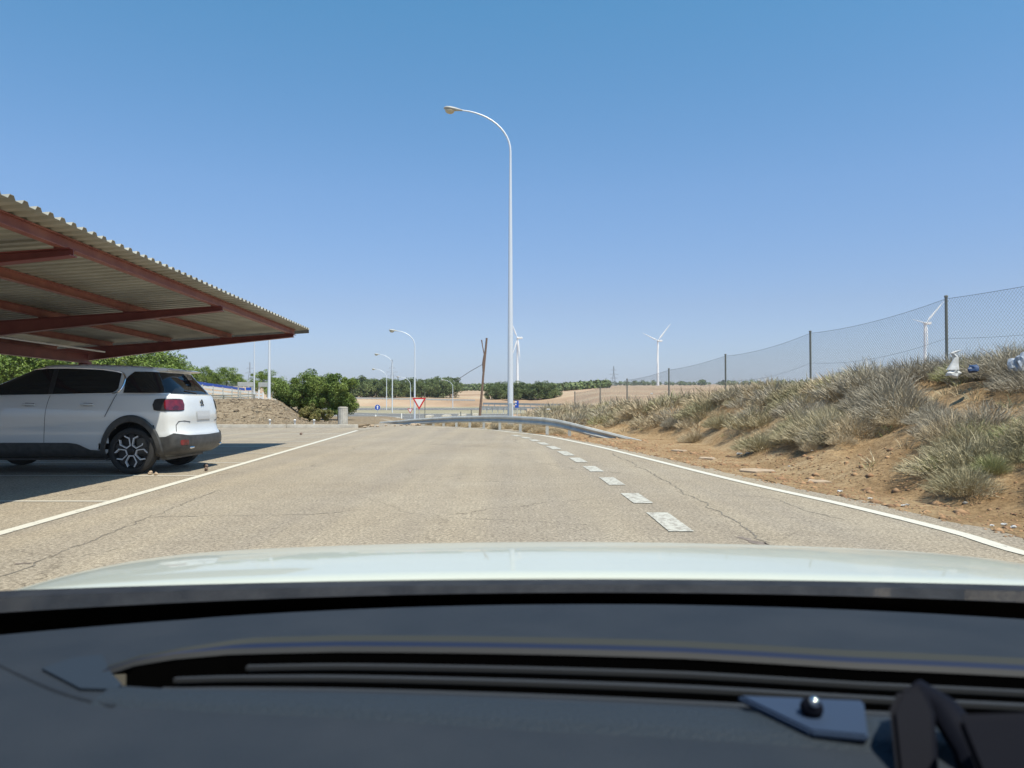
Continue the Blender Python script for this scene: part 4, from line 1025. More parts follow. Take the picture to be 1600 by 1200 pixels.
# ------------------------------------------------------------------ sign frames, railing, overpass rail on the mound
for (x0, x1, pyt, D, blue, lab) in ((372.5, 394, 597, 46, True, 'grey portal frame on the mound with a small blue plate, left one of two'), (405, 427, 597.5, 46, False, 'grey portal frame on the mound straddling the white mast, right one of two')):
    zb = Tz(X((x0+x1)/2, D), D); t = empty('sign_frame', (X((x0+x1)/2, D), D, zb), 0, lab, 'sign frame', 'portal frames on the mound')
    hw = (x1-x0)/2/FPX*D; h = Z(pyt, D)-zb
    for s in (-1, 1): MB().box((s*hw-.035, -.03, -.2), (s*hw+.035, .03, h-.27)).build('upright', M['galv'], t)
    MB().box((-hw-.05, -.04, h-.27), (hw+.05, .04, h)).build('panel', M['galv'], t, bevel=.01)
    if blue: MB().box((hw-.36, -.055, h-.50), (hw-.04, -.02, h-.32)).build('blue_plate', M['blue'], t)
t = empty('railing', (X(355, 38), 38, Tz(X(355, 38), 38)), 0, 'thin dark two-bar railing along the top of the mound behind the car', 'railing'); zb = t.location.z
MB().tube([(-3.2, 0, Z(619.5, 38)-zb), (1.0, 1, Z(616, 38)-zb)], .03, 6).build('bar', M['fencepost'], t)
MB().tube([(-3.2, 0, Z(623, 38)-zb), (1.0, 1, Z(619.5, 38)-zb)], .025, 6).build('bar', M['fencepost'], t)
for u in (0, .33, .66, 1): MB().tube([(-3.2+4.2*u, u, -.2), (-3.2+4.2*u, u, Z(619.5-3.5*u, 38)-zb)], .035, 6).build('post', M['fencepost'], t)
A_, B_ = W(290, 592, 78), W(410, 611, 100)
t = empty('overpass_rail', (A_.x, A_.y, Tz(A_.x, A_.y)), 0, 'long white safety barrier with blue top band climbing left behind the parked car', 'barrier'); oz = Vector(t.location)
A0 = W(180, 578, 60)
def beam3(a, b, z0, z1, th, m, nm):
    mb = MB(); vs = []
    for p in (a, b): vs += [p-oz+Vector((0, 0, z0)), p-oz+Vector((0, th, z0)), p-oz+Vector((0, th, z1)), p-oz+Vector((0, 0, z1))]
    mb.add(vs, [(0, 1, 2, 3), (7, 6, 5, 4), (0, 4, 5, 1), (1, 5, 6, 2), (2, 6, 7, 3), (3, 7, 4, 0)]).build(nm, m, t)
C_ = A_.lerp(B_, .72)
beam3(A0, C_, -.30, 0, .08, M['blue'], 'blue_band')
beam3(A0, B_, -.55, -.34, .1, M['white'], 'rail'); beam3(A0, B_, -.98, -.74, .1, M['white'], 'rail'); beam3(A0, B_, -1.30, -1.12, .1, M['galv'], 'rail')
for k in range(14):
    p = A0.lerp(B_, k/13); MB().box(tuple(p-oz+Vector((-.06, .1, -1.7))), tuple(p-oz+Vector((.06, .2, -.2)))).build('post', M['galv'], t)
beam3(A0, B_, -3.5, -1.35, .5, M['kerb'], 'parapet_wall')
for px, pt, pb, lab in ((404.5, 609, 623, 'bright white post at the left foot of the right portal frame'), (411, 613, 624, 'shorter white post beside the bright one on the mound')):
    D = 43; t2 = MB().tube([(0, 0, -.2), (0, 0, Z(pt, D)-Tz(X(px, D), D))], .05, 8).build('marker_post', M['white'], None, True); t2.location = (X(px, D), D, Tz(X(px, D), D)); tag(t2, lab, 'marker post')
# highway guardrails
def far_rail(px0, px1, D0_, D1_, py0, py1, lab, hgt=.34, postn=24):
    a, b = W(px0, py0, D0_), W(px1, py1, D1_); t = empty('guardrail', a, 0, lab, 'guardrail')
    d = b-a; mb = MB(); mb.add([Vector((0, 0, 0)), Vector((0, .1, 0)), Vector((0, .1, -hgt)), Vector((0, 0, -hgt)), d, d+Vector((0, .1, 0)), d+Vector((0, .1, -hgt)), d+Vector((0, 0, -hgt))], [(0, 1, 2, 3), (7, 6, 5, 4), (0, 4, 5, 1), (1, 5, 6, 2), (2, 6, 7, 3), (3, 7, 4, 0)]); mb.build('rail', M['galv'], t)
    for k in range(postn):
        p = d*(k/(postn-1)); MB().box((p.x-.08, p.y+.1, p.z-1.6), (p.x+.08, p.y+.2, p.z-.02)).build('post', M['galv'], t)
far_rail(548, 742, 292, 285, 620.6, 624.2, 'long pale guardrail on top of the earth embankment below the far pine row', .55)
far_rail(755, 880, 200, 180, 629, 631, 'double grey guardrail of the highway right of the leaning wooden pole', .5, 14)
far_rail(752, 870, 150, 140, 634.5, 636, 'nearer lower guardrail crossing behind the tall lamp post', .35, 14)
far_rail(430, 458, 80, 86, 616, 617, 'short pale guardrail between the mound crest and the pine clump', .3, 5)
# ------------------------------------------------------------------ wire fence
fe = empty('wire_fence', (FENCE[2][0], FENCE[2][1], FTOP[2]-1.62), 0, 'long chain-link fence on slim grey posts along the top of the scrubby bank', 'fence'); fo = Vector(fe.location)
for (x, y), zt in zip(FENCE, FTOP):
    MB().tube([Vector((x, y, zt-1.9))-fo, Vector((x, y, zt))-fo], .028, 8).build('post', M['fencepost'], fe, True)
    MB().lathe([(.036, -.02), (.036, .012), (.0001, .025)], 8, Matrix.Translation(Vector((x, y, zt))-fo), cap=False).build('post_cap', M['fencepost'], fe, True)
mb = MB(); wires = MB()
def wire(a, b, r, target):
    d = (b-a).normalized(); u = d.cross(Vector((0, 0, 1))).normalized() if abs(d.z) < .95 else Vector((1, 0, 0)); v = d.cross(u)
    off = [u*r, (-u*.5+v*.87)*r, (-u*.5-v*.87)*r]
    target.add([a+q for q in off]+[b+q for q in off], [(0, 1, 4, 3), (1, 2, 5, 4), (2, 0, 3, 5)])
Hf = 1.55
for i in range(len(FENCE)-1):
    a = Vector((*FENCE[i], FTOP[i]-.05))-fo; b = Vector((*FENCE[i+1], FTOP[i+1]-.05))-fo; L_ = (b-a).length
    def pt(s, h):                                # s along in metres, h height fraction of mesh in metres
        t_ = s/L_; top = a.lerp(b, t_); sag = -.10*4*t_*(1-t_) if i in (2, 3) else -.05*4*t_*(1-t_)
        z = top.z+sag-Hf+h + 0; return Vector((top.x, top.y, z))
    step = .075
    for sgn in (1, -1):
        s = -Hf
        while s < L_+Hf:
            # line from (s,0) to (s+sgn*Hf, Hf)
            s0, h0, s1, h1 = s, 0, s+sgn*Hf, Hf
            lo_, hi_ = 0.0, 1.0
            for (bnd, low_) in ((0, True), (L_, False)):
                dd = s1-s0
                tt = (bnd-s0)/dd
                if (dd > 0) == low_: lo_ = max(lo_, tt)
                else: hi_ = min(hi_, tt)
            if hi_-lo_ > .01:
                n_ = 3; P_ = [pt(s0+(s1-s0)*(lo_+(hi_-lo_)*k/n_), Hf*(lo_+(hi_-lo_)*k/n_)) for k in range(n_+1)]
                for k in range(n_): wire(P_[k], P_[k+1], .0020, mb)
            s += step
    for h, rr in ((Hf, .0045), (Hf*.5, .003), (.03, .003)):
        P_ = [pt(L_*k/8, h-(.06*4*(k/8)*(1-k/8) if h < 1 and h > .1 else 0)) for k in range(9)]
        for k in range(8): wire(P_[k], P_[k+1], rr, wires)
mb.build('chain_link_mesh', M['fencewire'], fe); wires.build('tension_wires', M['fencewire'], fe)
# second thin barbed strand line behind
# ------------------------------------------------------------------ wind turbines
def turbine(px, D, pyh, blades_, label, yaw=0, pyb=600):
    hub = W(px, pyh, D); zb = Tz(hub.x, hub.y)-1; H = hub.z-zb
    t = empty('wind_turbine', (hub.x, hub.y, zb), 0, label, 'wind turbine', 'wind turbines on the plain'); s = D/FPX
    MB().tube([(0, 0, 0), (0, 0, H*.5), (0, 0, H)], [H*.029, H*.022, H*.015], 14).build('tower', M['turbine'], t, True)
    n_ = MB(); n_.box((-H*.012, -H*.03, H-H*.018), (H*.10, H*.03, H+H*.022)); n_.build('nacelle', M['turbine'], t, bevel=H*.006)
    MB().lathe([(H*.016, 0), (H*.018, H*.02), (H*.008, H*.035)], 12, Matrix.Translation((0, -H*.03, H)) @ Matrix.Rotation(PI/2, 4, 'X')).build('hub', M['turbine'], t, True)
    for (dx, dy) in blades_:
        e = Vector((dx*s, 0, -dy*s)); ln = e.length; d = e/ln; nn = Vector((-d.z, 0, d.x)); rings = []
        for u, c in ((0, .014), (.08, .022), (.22, .075), (.5, .052), (.8, .034), (1, .010)):
            cc = c*ln; p = d*ln*u+Vector((0, -H*.045-0.02*ln*u*u, H)); rings.append([p+nn*cc*.65, p+Vector((0, cc*.25+.02, 0)), p-nn*cc*.35, p-Vector((0, cc*.25+.02, 0))])
        MB().loft(rings).build('blade', M['turbine'], t, True)
turbine(808.5, 1100, 528, [(-12, -31), (-9, 30), (33, 3)][:2]+[(4, 33)], 'wind turbine half hidden behind the tall lamp post')
turbine(1028, 1050, 532.5, [(-24, -12), (20, -27), (-2, 36)], 'wind turbine standing clear in the middle of the sky right of the tall lamp post')
turbine(1446, 850, 505, [(28, -34), (-22, -6), (2, 40)], 'wind turbine seen through the chain-link fence at the right')
# ------------------------------------------------------------------ pylons
def pylon(px, D, pyt, arms, label, s=1.0):
    p = W(px, pyt, D); zb = Tz(p.x, p.y)-1; H = p.z-zb; t = empty('electricity_pylon', (p.x, p.y, zb), R(12), label, 'pylon', 'lattice pylons on the horizon')
    mb = MB(); r = D/FPX*.22
    def half(z): return max(H*.11*(1-z/(H*.78)), H*.014)
    zs = list(np.linspace(0, H*.6, 6))+list(np.linspace(H*.66, H, 7)); C = [(1, 1), (-1, 1), (-1, -1), (1, -1)]
    for z0, z1 in zip(zs, zs[1:]):
        a, b = half(z0), half(z1)
        for k, (cx, cy) in enumerate(C):
            nx, ny = C[(k+1) % 4]
            mb.tube([(cx*a, cy*a, z0), (cx*b, cy*b, z1)], r, 4); mb.tube([(cx*a, cy*a, z0), (nx*b, ny*b, z1)], r*.6, 3)
    mb.build('mast', M['pylon'], t)
    for fz, hw in arms:
        m2 = MB(); z = H*fz; hw_ = hw*D/FPX
        for s_ in (-1, 1):
            for yy in (-1, 1): m2.tube([(0, yy*H*.014, z), (s_*hw_, 0, z)], r*.8, 4); m2.tube([(0, yy*H*.014, z+H*.06), (s_*hw_, 0, z)], r*.6, 4)
        m2.build('crossarm', M['pylon'], t)
pylon(612.5, 620, 562, ((.62, 9), (.50, 7), (.74, 5)), 'tall lattice pylon above the far pine row, beside the street lamps')
pylon(959, 900, 572, ((.80, 5), (.60, 8), (.42, 6)), 'lattice pylon on the horizon left of the clear wind turbine')
pylon(947, 1500, 590, ((.80, 4), (.60, 5)), 'small far lattice pylon just left of the larger one')
pylon(1174, 1500, 590, ((.80, 4), (.60, 5)), 'small far lattice pylon seen low through the fence')
pylon(397-7, 700, 566, ((.78, 5), (.62, 7)), 'faint lattice pylon above the left portal frame')
# ------------------------------------------------------------------ litter
def crumple(name, px, py, size, m, label, seed, shape=(1, 1, 1), lift=.0, cat='litter', grp=None, D=None):
    g_ = random.Random(seed)
    if D is None:
        D = None
        for dd in np.arange(5, 44, .05):
            p = W(px, py, dd); zg_ = Tz(p.x, p.y) if p.x > np.interp(p.y, LY, LX)+.4 else 0
            if p.z <= zg_+lift: D = dd; break
        if D is None: D = 31
    p = W(px, py, D); bm = bmesh.new(); size *= .7 if name == 'litter' else 1; bmesh.ops.create_icosphere(bm, subdivisions=3 if size > .1 else 2, radius=size)
    for v in bm.verts:
        k = noise.noise(v.co*(5/size*.25)+Vector((seed, 0, 0)))*.6+noise.noise(v.co*(12/size*.25)+Vector((0, seed, 0)))*.35
        v.co *= 1+k; v.co.x *= shape[0]; v.co.y *= shape[1]; v.co.z *= shape[2]
    me_ = bpy.data.meshes.new(name); bm.to_mesh(me_); bm.free(); o = link(me_, name, m, smooth=False); o.location = p; tag(o, label, cat, grp); return o
# white bag snagged on the nearest post
t = crumple('plastic_bag', 1489, 583, .08, M['bagwhite'], 'torn white plastic bag snagged in the scrub below the nearest fence post', 2, (1.2, .7, .9), D=11.6)
mb = MB(); mb.loft([[Vector((x+math.sin(k*PI/3)*r, math.cos(k*PI/3)*r*.5, z)) for k in range(6)] for x, z, r in ((.0, .05, .10), (.03, .15, .06), (.06, .24, .035), (.0, .30, .04), (.06, .33, .05), (.13, .35, .02))]); s_ = mb.build('torn_handle', M['bagwhite'], t)
crumple('plastic_bag', 1521, 576, .075, M['bagblue'], 'crumpled dark blue plastic bag in the grass right of the white one', 5, (1.1, .8, .8), D=11.6)
crumple('plastic_sheet', 1596, 570, .15, M['baggrey'], 'grey-blue plastic sheet heaped at the right edge below the fence', 7, (.9, .7, 1.0), D=11.4)
lg = 'white paper and plastic scraps on the bank'
for i, (px, py, s, lab) in enumerate([(1262, 664, .085, 'whitish paper scrap hanging in the scrub midway up the bank'), (1287, 668, .05, 'yellow paper scrap beside the whitish one'),
        (1018, 615, .07, 'white plate-like scrap in grass before the fence'), (950, 645, .07, 'small white scrap high behind the barrier end'), (857, 640, .09, 'pale rag hanging on the wide bush by the barrier bend'),
        (1168, 708, .05, 'white scrap at the foot of the rounded grey-green bush'), (1155, 709, .07, 'pale stone-like scrap left of the white one on bare soil'),
        (1311, 767, .035, 'thin white wrapper on the soil near the edge line'), (1358, 778, .03, 'crumpled white wrapper right of the thin one near the line'),
        (1409, 789, .028, 'left one of two white pellets lying close together on the soil'), (1416, 788, .026, 'right one of two white pellets lying close together'),
        (1506, 785, .03, 'white scrap on soil right of the bush shadow'), (1514, 757, .045, 'pale blue scrap at the foot of the nearest bush'),
        (1566, 818, .03, 'white scrap low near the right frame edge, beside the road'), (1581, 822, .028, 'last white scrap toward the right edge by the road'),
        (1232, 728, .02, 'tiny white crumb on bare soil'), (1268, 704, .03, 'small white scrap under the scrub edge'), (1547, 820, .02, 'tiny white scrap near the road edge')]):
    crumple('litter', px, py, s, M['bagwhite'] if 'yellow' not in lab else mat('yellow_paper', (.6, .45, .12), .6), lab, 20+i, (1.3, .9, .5), lift=.02 if py > 700 else .12, grp=lg)
# flat pale slabs/broken asphalt along the verge
for i, (px, py, s, lab) in enumerate([(1180, 735, .24, 'broken pale slab beside the edge line, largest of the row'), (1105, 716, .18, 'pale slab fragment on the verge, middle of the row'), (1060, 704, .15, 'pale slab fragment nearest the buried barrier end'), (1278, 752, .15, 'thin pale slab fragment sunk in the soil, right of the others')]):
    p = G(px, py, .01); g_ = random.Random(i); n_ = 9
    mb = MB(); mb.poly([(p.x+math.cos(2*PI*k/n_)*s*g_.uniform(.7, 1.3), p.y+math.sin(2*PI*k/n_)*s*g_.uniform(.8, 1.9), -.03+Tz(p.x, p.y)) for k in range(n_)], (0, 0, .055)); o = mb.build('slab_fragment', M['stone'], bevel=.008); tag(o, lab, 'slab', 'broken slabs on the verge')
for i, (px, py, s, lab) in enumerate([(236, 738.5, .028, 'small pale stone by the rear wheel of the parked car'), (245, 740, .028, 'brown clod just right of the pale stone by the rear wheel'), (322, 728, .035, 'dark dry leaf clump on the asphalt behind the parked car'), (323, 733, .03, 'brown clod below the dry leaf clump behind the car'), (471, 678, .045, 'dark clod in the empty bays before the mound')]):
    p = G(px, py, .03); crumple('stone', px, py, s, M['stone'] if 'pale' in lab else M['wood'], lab, 60+i, D=p.y, cat='stone')
for i, (px, py, s) in enumerate([(570, 667, .07), (581, 665.5, .09), (590, 666, .06), (603, 664.5, .05), (617, 665, .05), (627, 664, .06), (645, 663.5, .10), (652, 664, .12), (636, 664.2, .05)]):
    crumple('stone', px, py, s, M['stone'], 'pale loose stone lying at the left end of the crash barrier', 80+i, (1.2, 1, .6), D=G(px, py, .03).y, cat='stone', grp='pale stones under the left end of the barrier')
# dry weeds under the barrier
parts = []
random.seed(8)
for i in range(75):
    k = random.uniform(3, 12.5); a, b = gpts[int(k)], gpts[int(k)+1]; p = a.lerp(b, k % 1); x, y = p.x+random.uniform(-.2, .4), p.y+random.uniform(.4, 2.8)
    parts.append(place(random.choice(KINDS), x, y, Tz(x, y), random.uniform(.3, .6), random.uniform(0, 6)))
V, F_ = merge(parts); o = link(np_mesh('dry_weeds', V, F_), 'dry_weeds', M['scrub_dry']); tag(o, 'dry yellow weeds growing behind and under the crash barrier', 'weeds', kind='stuff')
parts = []
for i in range(60):
    x = random.uniform(-13, -8.5); y = 34+(random.random()**2)*6; parts.append(place(random.choice(TUFT), x, y, Tz(x, y), random.uniform(.6, 1.6), random.uniform(0, 6)))
V, F_ = merge(parts); o = link(np_mesh('dry_weeds', V, F_), 'dry_weeds', M['scrub_grey']); tag(o, 'sparse grey weeds on the gravel mound', 'weeds', kind='stuff')
# ------------------------------------------------------------------ own car (the camera sits inside)
M['hood'] = mat('white_bonnet_paint', (.53, .56, .49), .38, coat=.6, c2=(.50, .53, .465), nscale=3)
M['cowl'] = mat('cowl_plastic', (.022, .025, .032), .75, spec=.08, c2=(.035, .038, .045), nscale=25)
M['frit'] = mat('black_frit', (.002, .002, .002), .8, spec=.02)
M['dash'] = mat('dashboard_plastic', (.020, .027, .038), .75, spec=.16, c2=(.026, .033, .044), nscale=9, bump=.2, bscale=420)
M['dash2'] = mat('grained_insert', (.022, .031, .043), .65, spec=.2, bump=.35, bscale=260)
M['band'] = mat('glossy_blue_black_band', (.011, .019, .046), .6, spec=.15)
M['cap'] = mat('blue_grey_trim', (.022, .032, .047), .7, spec=.15)
M['plate2'] = mat('pale_blue_plastic', (.030, .048, .088), .6, spec=.12)
M['lip'] = mat('satin_lip', (.036, .041, .042), .75, spec=.1)
M['slat'] = mat('vent_slat', (.035, .037, .04), .6, spec=.15)
M['void'] = mat('vent_void', (.002, .002, .002), .9, spec=0)
M['cabin'] = mat('cabin_trim', (.10, .10, .11), .8)
oc = empty('car', (.12, 1.2, 0), 0, 'car the photo is taken from, its white bonnet and dark dashboard across the bottom', 'car'); OO = Vector(oc.location)
XC = .12
def hz(xp, y):
    u = y-1.2; return .860-.022*u-.133*u*u-.028*(xp/.85)**2-.045*abs(xp/1.05)**14-.012*max(0, .03-u)/.03*0
mb = MB(); V = []; xs = np.linspace(-1.02, 1.02, 61); ysn = [1.185, 1.19, 1.2]+list(np.linspace(1.23, 2.45, 30))
for y in ysn:
    for xp in xs:
        yy = y-.10*(xp/.9)**2*(1 if y < 1.3 else 1)*(-0.3)
        fr = -.25*max(0, (y-2.2)/.25)**2
        z = hz(xp, y)+fr-(.02 if y < 1.188 else .004 if y < 1.195 else 0)
        V.append(Vector((XC+xp, yy, z))-OO)
n = len(xs); fs = [(i*n+k, i*n+k+1, (i+1)*n+k+1, (i+1)*n+k) for i in range(len(ysn)-1) for k in range(n-1)]
mb.add(V, fs).build('bonnet', M['hood'], oc, True)
# wings and nose below the bonnet
V = []; ring = [(-1.02, y) for y in np.linspace(1.0, 2.3, 10)]+[(-.8, 2.46), (-.4, 2.56), (0, 2.6), (.4, 2.56), (.8, 2.46)]+[(1.02, y) for y in np.linspace(2.3, 1.0, 10)]
for z in ('top', .55, .3):
    for xp, y in ring:
        zz = (hz(np.clip(xp, -1.02, 1.02), min(y, 2.45))-.01-.25*max(0, (min(y, 2.45)-2.2)/.25)**2) if z == 'top' else z
        s = 1.0 if z == 'top' else 1.02
        V.append(Vector((XC+xp*s, y*(1 if z == 'top' else 1.01), zz))-OO)
n = len(ring); fs = [(i*n+k, i*n+k+1, (i+1)*n+k+1, (i+1)*n+k) for i in range(2) for k in range(n-1)]
MB().add(V, fs).build('wings', M['hood'], oc, True)
# cowl strip and windscreen with black border
def row(y, z, curve=.10, drop=.03, n=41, hw=.88): return [Vector((XC+xp, y-curve*(xp/.88)**2, z-drop*(xp/.88)**2))-OO for xp in np.linspace(-hw, hw, n)]
def strip_rows(rows_, nm, m, smooth=True): return MB().loft(rows_, cap=False, closed=False).build(nm, m, oc, smooth)
strip_rows([row(1.30, .79, 0, .0, hw=.94), row(1.195, .85, .0, .017, hw=1.0), row(1.15, .863, .0, .017, hw=1.0), row(1.10, .867, .0, .019, hw=1.0), row(1.07, .83, .0, hw=1.0)], 'cowl', M['cowl'])
gl0, gl1 = (1.075, .845), (.19, 1.47)
def gpt(u): return (gl0[0]+(gl1[0]-gl0[0])*u, gl0[1]+(gl1[1]-gl0[1])*u+.03*math.sin(PI*u))
def grow(u, n=41): y, z = gpt(u); hw = .92-.28*u; return [Vector((XC+xp*hw/.88, y-.06*(xp/.88)**2, z-.02*(xp/.88)**2))-OO for xp in np.linspace(-.88, .88, n)]
M['windscreen'] = bpy.data.materials.new('windscreen_glass'); M['windscreen'].use_nodes = True; n_ = M['windscreen'].node_tree; n_.nodes.clear()
tr = n_.nodes.new('ShaderNodeBsdfTransparent'); tr.inputs[0].default_value = (.97, .985, .975, 1)
gl = n_.nodes.new('ShaderNodeBsdfGlossy'); gl.inputs['Roughness'].default_value = .02
lw = n_.nodes.new('ShaderNodeLayerWeight'); lw.inputs[0].default_value = .5
fr = n_.nodes.new('ShaderNodeMath'); fr.operation = 'POWER'; n_.links.new(lw.outputs['Facing'], fr.inputs[0]); fr.inputs[1].default_value = 5
mx = n_.nodes.new('ShaderNodeMixShader'); ou = n_.nodes.new('ShaderNodeOutputMaterial')
n_.links.new(fr.outputs[0], mx.inputs[0]); n_.links.new(tr.outputs[0], mx.inputs[1]); n_.links.new(gl.outputs[0], mx.inputs[2]); n_.links.new(mx.outputs[0], ou.inputs[0])
ws = strip_rows([grow(u) for u in np.linspace(.035, 1, 14)], 'windscreen', M['windscreen'])
strip_rows([grow(-.08), grow(.0), grow(.034)], 'windscreen_border', M['frit'])
strip_rows([row(1.06, .78, .05), row(1.045, .845, .06)], 'dash_gap', M['void'])
# dashboard
def dz(x, y):
    xp = x-XC; return .862-.03*(xp/.85)**2*1.0-.10*max(0, abs(xp)/.85-.9)**2*20 + .012*math.sin((y-.3)*4) - .35*max(0, .36-y)**1.5
far_e = lambda xp: 1.015-.09*(xp/.85)**2
def PD(px, py): 
    p = G(px, py, .862)
    for _ in range(4): p = G(px, py, dz(p.x, p.y))
    return p
upper = [PD(*q) for q in ((165, 1052), (200, 1038), (270, 1026), (360, 1018), (530, 1014), (800, 1017), (1067, 1024), (1333, 1040), (1700, 1058))]
lower = [PD(*q) for q in ((165, 1052), (190, 1068), (270, 1073), (360, 1073), (530, 1076), (800, 1085), (1067, 1097), (1333, 1112), (1700, 1130))]
up_y = lambda x: float(np.interp(x, [p.x for p in upper], [p.y for p in upper])); lo_y = lambda x: float(np.interp(x, [p.x for p in lower], [p.y for p in lower]))
V = []; nx = 141; fsd = []; nyA = 14
xs = np.linspace(XC-.86, XC+.86, nx); XL = upper[0].x
colsA = []
for x in xs:
    fy = far_e(x-XC)
    yu, yl = (up_y(x), lo_y(x)) if x > XL else (upper[0].y, upper[0].y)
    cl = [fy+(yu-fy)*k/nyA for k in range(nyA+1)]+[yl+(.30-yl)*k/18 for k in range(19)]
    colsA.append([Vector((x, y, dz(x, y)-(.03 if k == 0 else 0)))-OO for k, y in enumerate(cl)])
nr = len(colsA[0]); V = [p for c in colsA for p in c]
for i in range(nx-1):
    for k in range(nr-1):
        if k == nyA and xs[i] > XL-.001: continue
        fsd.append((i*nr+k, i*nr+k+1, (i+1)*nr+k+1, (i+1)*nr+k))
da = MB().add(V, fsd).build('dashboard', M['dash'], oc, True)
def along(frac, x, dzv=0):
    y = up_y(x)+(lo_y(x)-up_y(x))*frac; return Vector((x, y, dz(x, y)+dzv))-OO
xv = np.linspace(XL+.01, XC+.74, 70)
# vent cavity, raised lip, glossy band, slats
MB().loft([[along(0, x, .0), along(.0, x, -.05), along(1, x, -.05), along(1, x, 0)] for x in xv], cap=False, closed=False).build('vent_cavity', M['void'], da)
def offy(x, o_, dzv): y = up_y(x)+o_; return Vector((x, y, dz(x, y)+dzv))-OO
xb = np.linspace(XL-.0, XC+.80, 80)
wb = lambda x: min(1, max(.25, (x-XL)/.12))
MB().loft([[offy(x, .042*wb(x), .001), offy(x, .036*wb(x), .006), offy(x, .028*wb(x), .001)] for x in xb], cap=False, closed=False).build('vent_lip', M['lip'], da, True)
MB().loft([[offy(x, .028*wb(x), .0012), offy(x, .018*wb(x), .0045), offy(x, .006*wb(x), -.001)] for x in xb], cap=False, closed=False).build('glossy_band', M['band'], da, True)
MB().loft([[offy(x, .007*wb(x), .001), offy(x, .003*wb(x), .004), offy(x, -.001, -.001)] for x in xb], cap=False, closed=False).build('inner_lip', M['slat'], da, True)
for f in (.24, .54, .84):
    xr_ = np.linspace(XL+.03+.0+(.10 if f < .4 else .04), XC+.74, 60)
    MB().loft([[along(f-.05, x, -.014), along(f-.045, x, -.006), along(f+.035, x, -.005), along(f+.035, x, -.009)] for x in xr_], cap=False, closed=False).build('vent_slat', M['slat'], da, True)
# end cap of the vent at the left, grained insert below
pl_ = [PD(*q) for q in ((70, 1045), (120, 1028), (165, 1024), (178, 1052), (195, 1070), (188, 1078), (130, 1076))]
MB().poly([p-OO+Vector((0, 0, .0015)) for p in pl_], (0, 0, .0015)).build('vent_end_cap', M['cap'], da, bevel=.0015)
ins_lo = [PD(*q) for q in ((150, 1100), (360, 1112), (533, 1120), (800, 1138), (1067, 1152), (1300, 1168), (1700, 1190))]
il = lambda x: float(np.interp(x, [p.x for p in ins_lo], [p.y for p in ins_lo]))
xi = np.linspace(PD(165, 1085).x, XC+.72, 70); rows_ = []
for x in xi:
    y0, y1 = lo_y(max(x, XL+.02))-.004, il(x); rows_.append([Vector((x, y0+(y1-y0)*k/5, dz(x, y0+(y1-y0)*k/5)+(.0035 if 0 < k < 5 else -.001)))-OO for k in range(6)])
MB().loft(rows_, cap=False, closed=False).build('grained_insert', M['dash2'], da, True)
# curved seam running off to the left
pp = [PD(*q) for q in ((0, 1034), (60, 1062), (120, 1085), (200, 1104))]; pp = resample(pp, .02)
MB().tube([p-OO+Vector((0, 0, .0005)) for p in pp], .0022, 6).build('seam_ridge', M['dash'], da, True)
# cabin shell: roof, pillars, doors, seats back so that daylight enters as in a real car
V = []; 
for yy, zz, hw in ((.19, 1.472, .60), (.0, 1.49, .62), (-.5, 1.50, .62), (-1.4, 1.46, .60), (-1.9, 1.40, .56)):
    for xp in np.linspace(-1, 1, 9): V.append(Vector((XC+xp*hw, yy-.06*xp*xp*(1 if yy > .3 else 0), zz-.03*xp*xp))-OO)
MB().add(V, [(i*9+k, i*9+k+1, (i+1)*9+k+1, (i+1)*9+k) for i in range(4) for k in range(8)]).build('roof', [M['hood']], oc, True)
V2 = [v+Vector((0, 0, -.025)) for v in V]
MB().add(V2, [(i*9+k, i*9+k+1, (i+1)*9+k+1, (i+1)*9+k) for i in range(4) for k in range(8)]).build('headliner', M['cabin'], oc, True)
for s in (-1, 1):
    MB().tube([Vector((XC+s*.86, 1.0, .84))-OO, Vector((XC+s*.78, .62, 1.16))-OO, Vector((XC+s*.66, .15, 1.45))-OO], .035, 8).build('windscreen_pillar', M['hood'], oc, True)
    MB().tube([Vector((XC+s*.86, -.55, .85))-OO, Vector((XC+s*.64, -.5, 1.46))-OO], .04, 8).build('door_pillar', M['hood'], oc, True)
    mb = MB(); mb.box(Vector((XC+s*.84, -2.0, .25))-OO, Vector((XC+s*.90, 1.0, .84))-OO) if s > 0 else mb.box(Vector((XC-.90, -2.0, .25))-OO, Vector((XC-.84, 1.0, .84))-OO)
    mb.build('door', M['hood'], oc, bevel=.01)
mb = MB(); mb.box(Vector((XC-.84, -2.0, .22))-OO, Vector((XC+.84, 1.1, .27))-OO); mb.build('floor_pan', M['cabin'], oc)
mb = MB(); mb.box(Vector((XC-.84, -2.05, .25))-OO, Vector((XC+.84, -2.0, 1.38))-OO); mb.build('tailgate', M['hood'], oc)
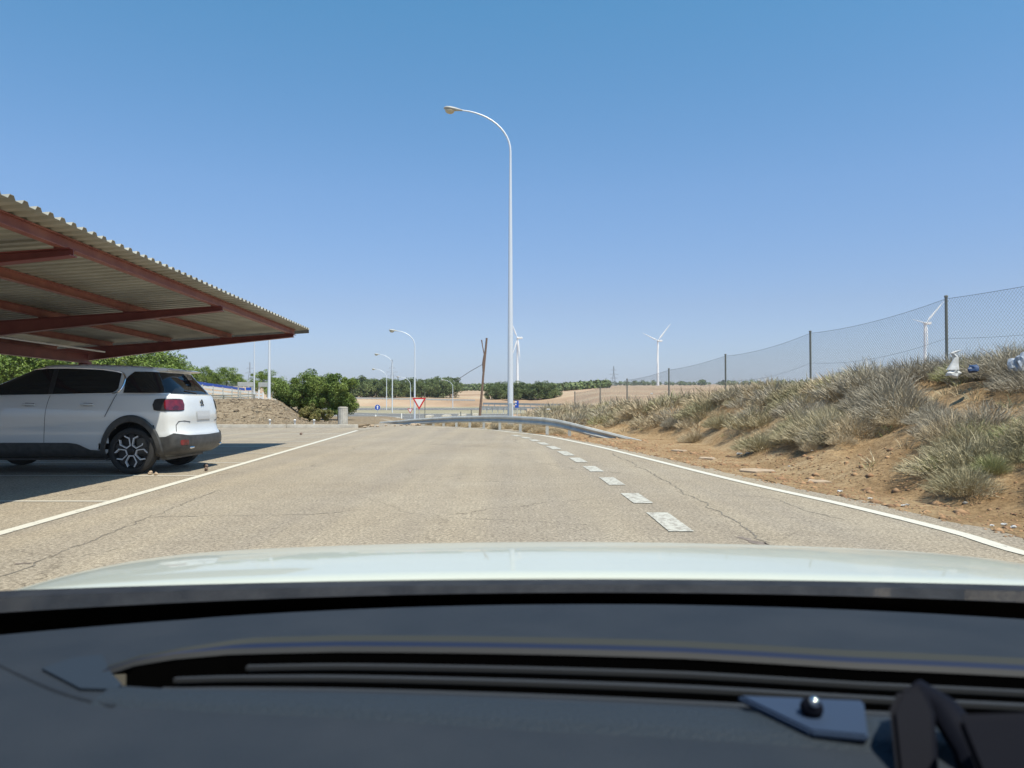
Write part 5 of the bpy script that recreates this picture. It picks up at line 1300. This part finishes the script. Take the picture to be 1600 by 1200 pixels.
# ------------------------------------------------------------------ phone holder on the dashboard
ph0 = PD(1450, 1170)
ph = empty('phone_holder', ph0, 0, 'black plastic phone holder standing on the dashboard at the bottom right', 'phone holder')
def q2(px, py, D): return W(px, py, D)-ph0
M['holder'] = mat('black_holder_plastic', (.006, .007, .012), .6, spec=.04)
mb = MB(); mb.loft([[q2(x, y, d) for x, y, d in ((1385, 1105, .60), (1400, 1072, .61), (1440, 1066, .61), (1455, 1110, .60), (1462, 1240, .56), (1398, 1240, .56))], [q2(x, y, d) for x, y, d in ((1385, 1105, .56), (1400, 1072, .57), (1440, 1066, .57), (1455, 1110, .56), (1462, 1240, .52), (1398, 1240, .52))]]).build('clamp', M['holder'], ph, bevel=.004, smooth=True)
mb = MB(); mb.tube([q2(1425, 1072, .60), q2(1470, 1105, .58), q2(1515, 1170, .55), q2(1545, 1260, .53)], [.010, .013, .015, .016], 10, flat=.8).build('arm', M['holder'], ph, True)
mb = MB(); mb.loft([[q2(x, y, d) for x, y, d in ((1485, 1112, .50), (1740, 1106, .50), (1740, 1300, .46), (1560, 1300, .46))], [q2(x, y, d+.03) for x, y, d in ((1485, 1112, .50), (1740, 1106, .50), (1740, 1300, .46), (1560, 1300, .46))]]).build('cradle', M['holder'], ph, bevel=.004, smooth=True)
mb = MB(); mb.poly([PD(1148, 1100)-ph0+Vector((0, 0, .004)), PD(1345, 1108)-ph0+Vector((0, 0, .004)), PD(1352, 1165)-ph0+Vector((0, 0, .004)), PD(1262, 1156)-ph0+Vector((0, 0, .004))], (0, 0, .006)).build('base_plate', M['plate2'], ph, bevel=.002)
c = PD(1264, 1132)-ph0+Vector((0, 0, .015))
bm = bmesh.new(); bmesh.ops.create_uvsphere(bm, u_segments=20, v_segments=12, radius=.0088); me_ = bpy.data.meshes.new('knob'); bm.to_mesh(me_); bm.free(); kn = link(me_, 'ball_joint', M['holder'], ph, True); kn.location = c
bm = bmesh.new(); bmesh.ops.create_uvsphere(bm, u_segments=16, v_segments=10, radius=.0042); me_ = bpy.data.meshes.new('pin'); bm.to_mesh(me_); bm.free(); kn2 = link(me_, 'metal_pin', M['chrome'], kn, True); kn2.location = (.0, -.006, .007)

# ------------------------------------------------------------------ haze
M['haze'] = bpy.data.materials.new('haze_air'); M['haze'].use_nodes = True; n_ = M['haze'].node_tree; n_.nodes.clear()
pv = n_.nodes.new('ShaderNodeVolumePrincipled'); pv.inputs['Color'].default_value = (.86, .92, 1, 1); pv.inputs['Density'].default_value = .00013; pv.inputs['Anisotropy'].default_value = .3
ou = n_.nodes.new('ShaderNodeOutputMaterial'); n_.links.new(pv.outputs[0], ou.inputs['Volume'])
hb = MB(); hb.box((-3600, -70, -6), (3600, 4600, 150)); hz_ = hb.build('haze', M['haze']); tag(hz_, 'thin pale summer haze in the air', 'haze', kind='stuff')
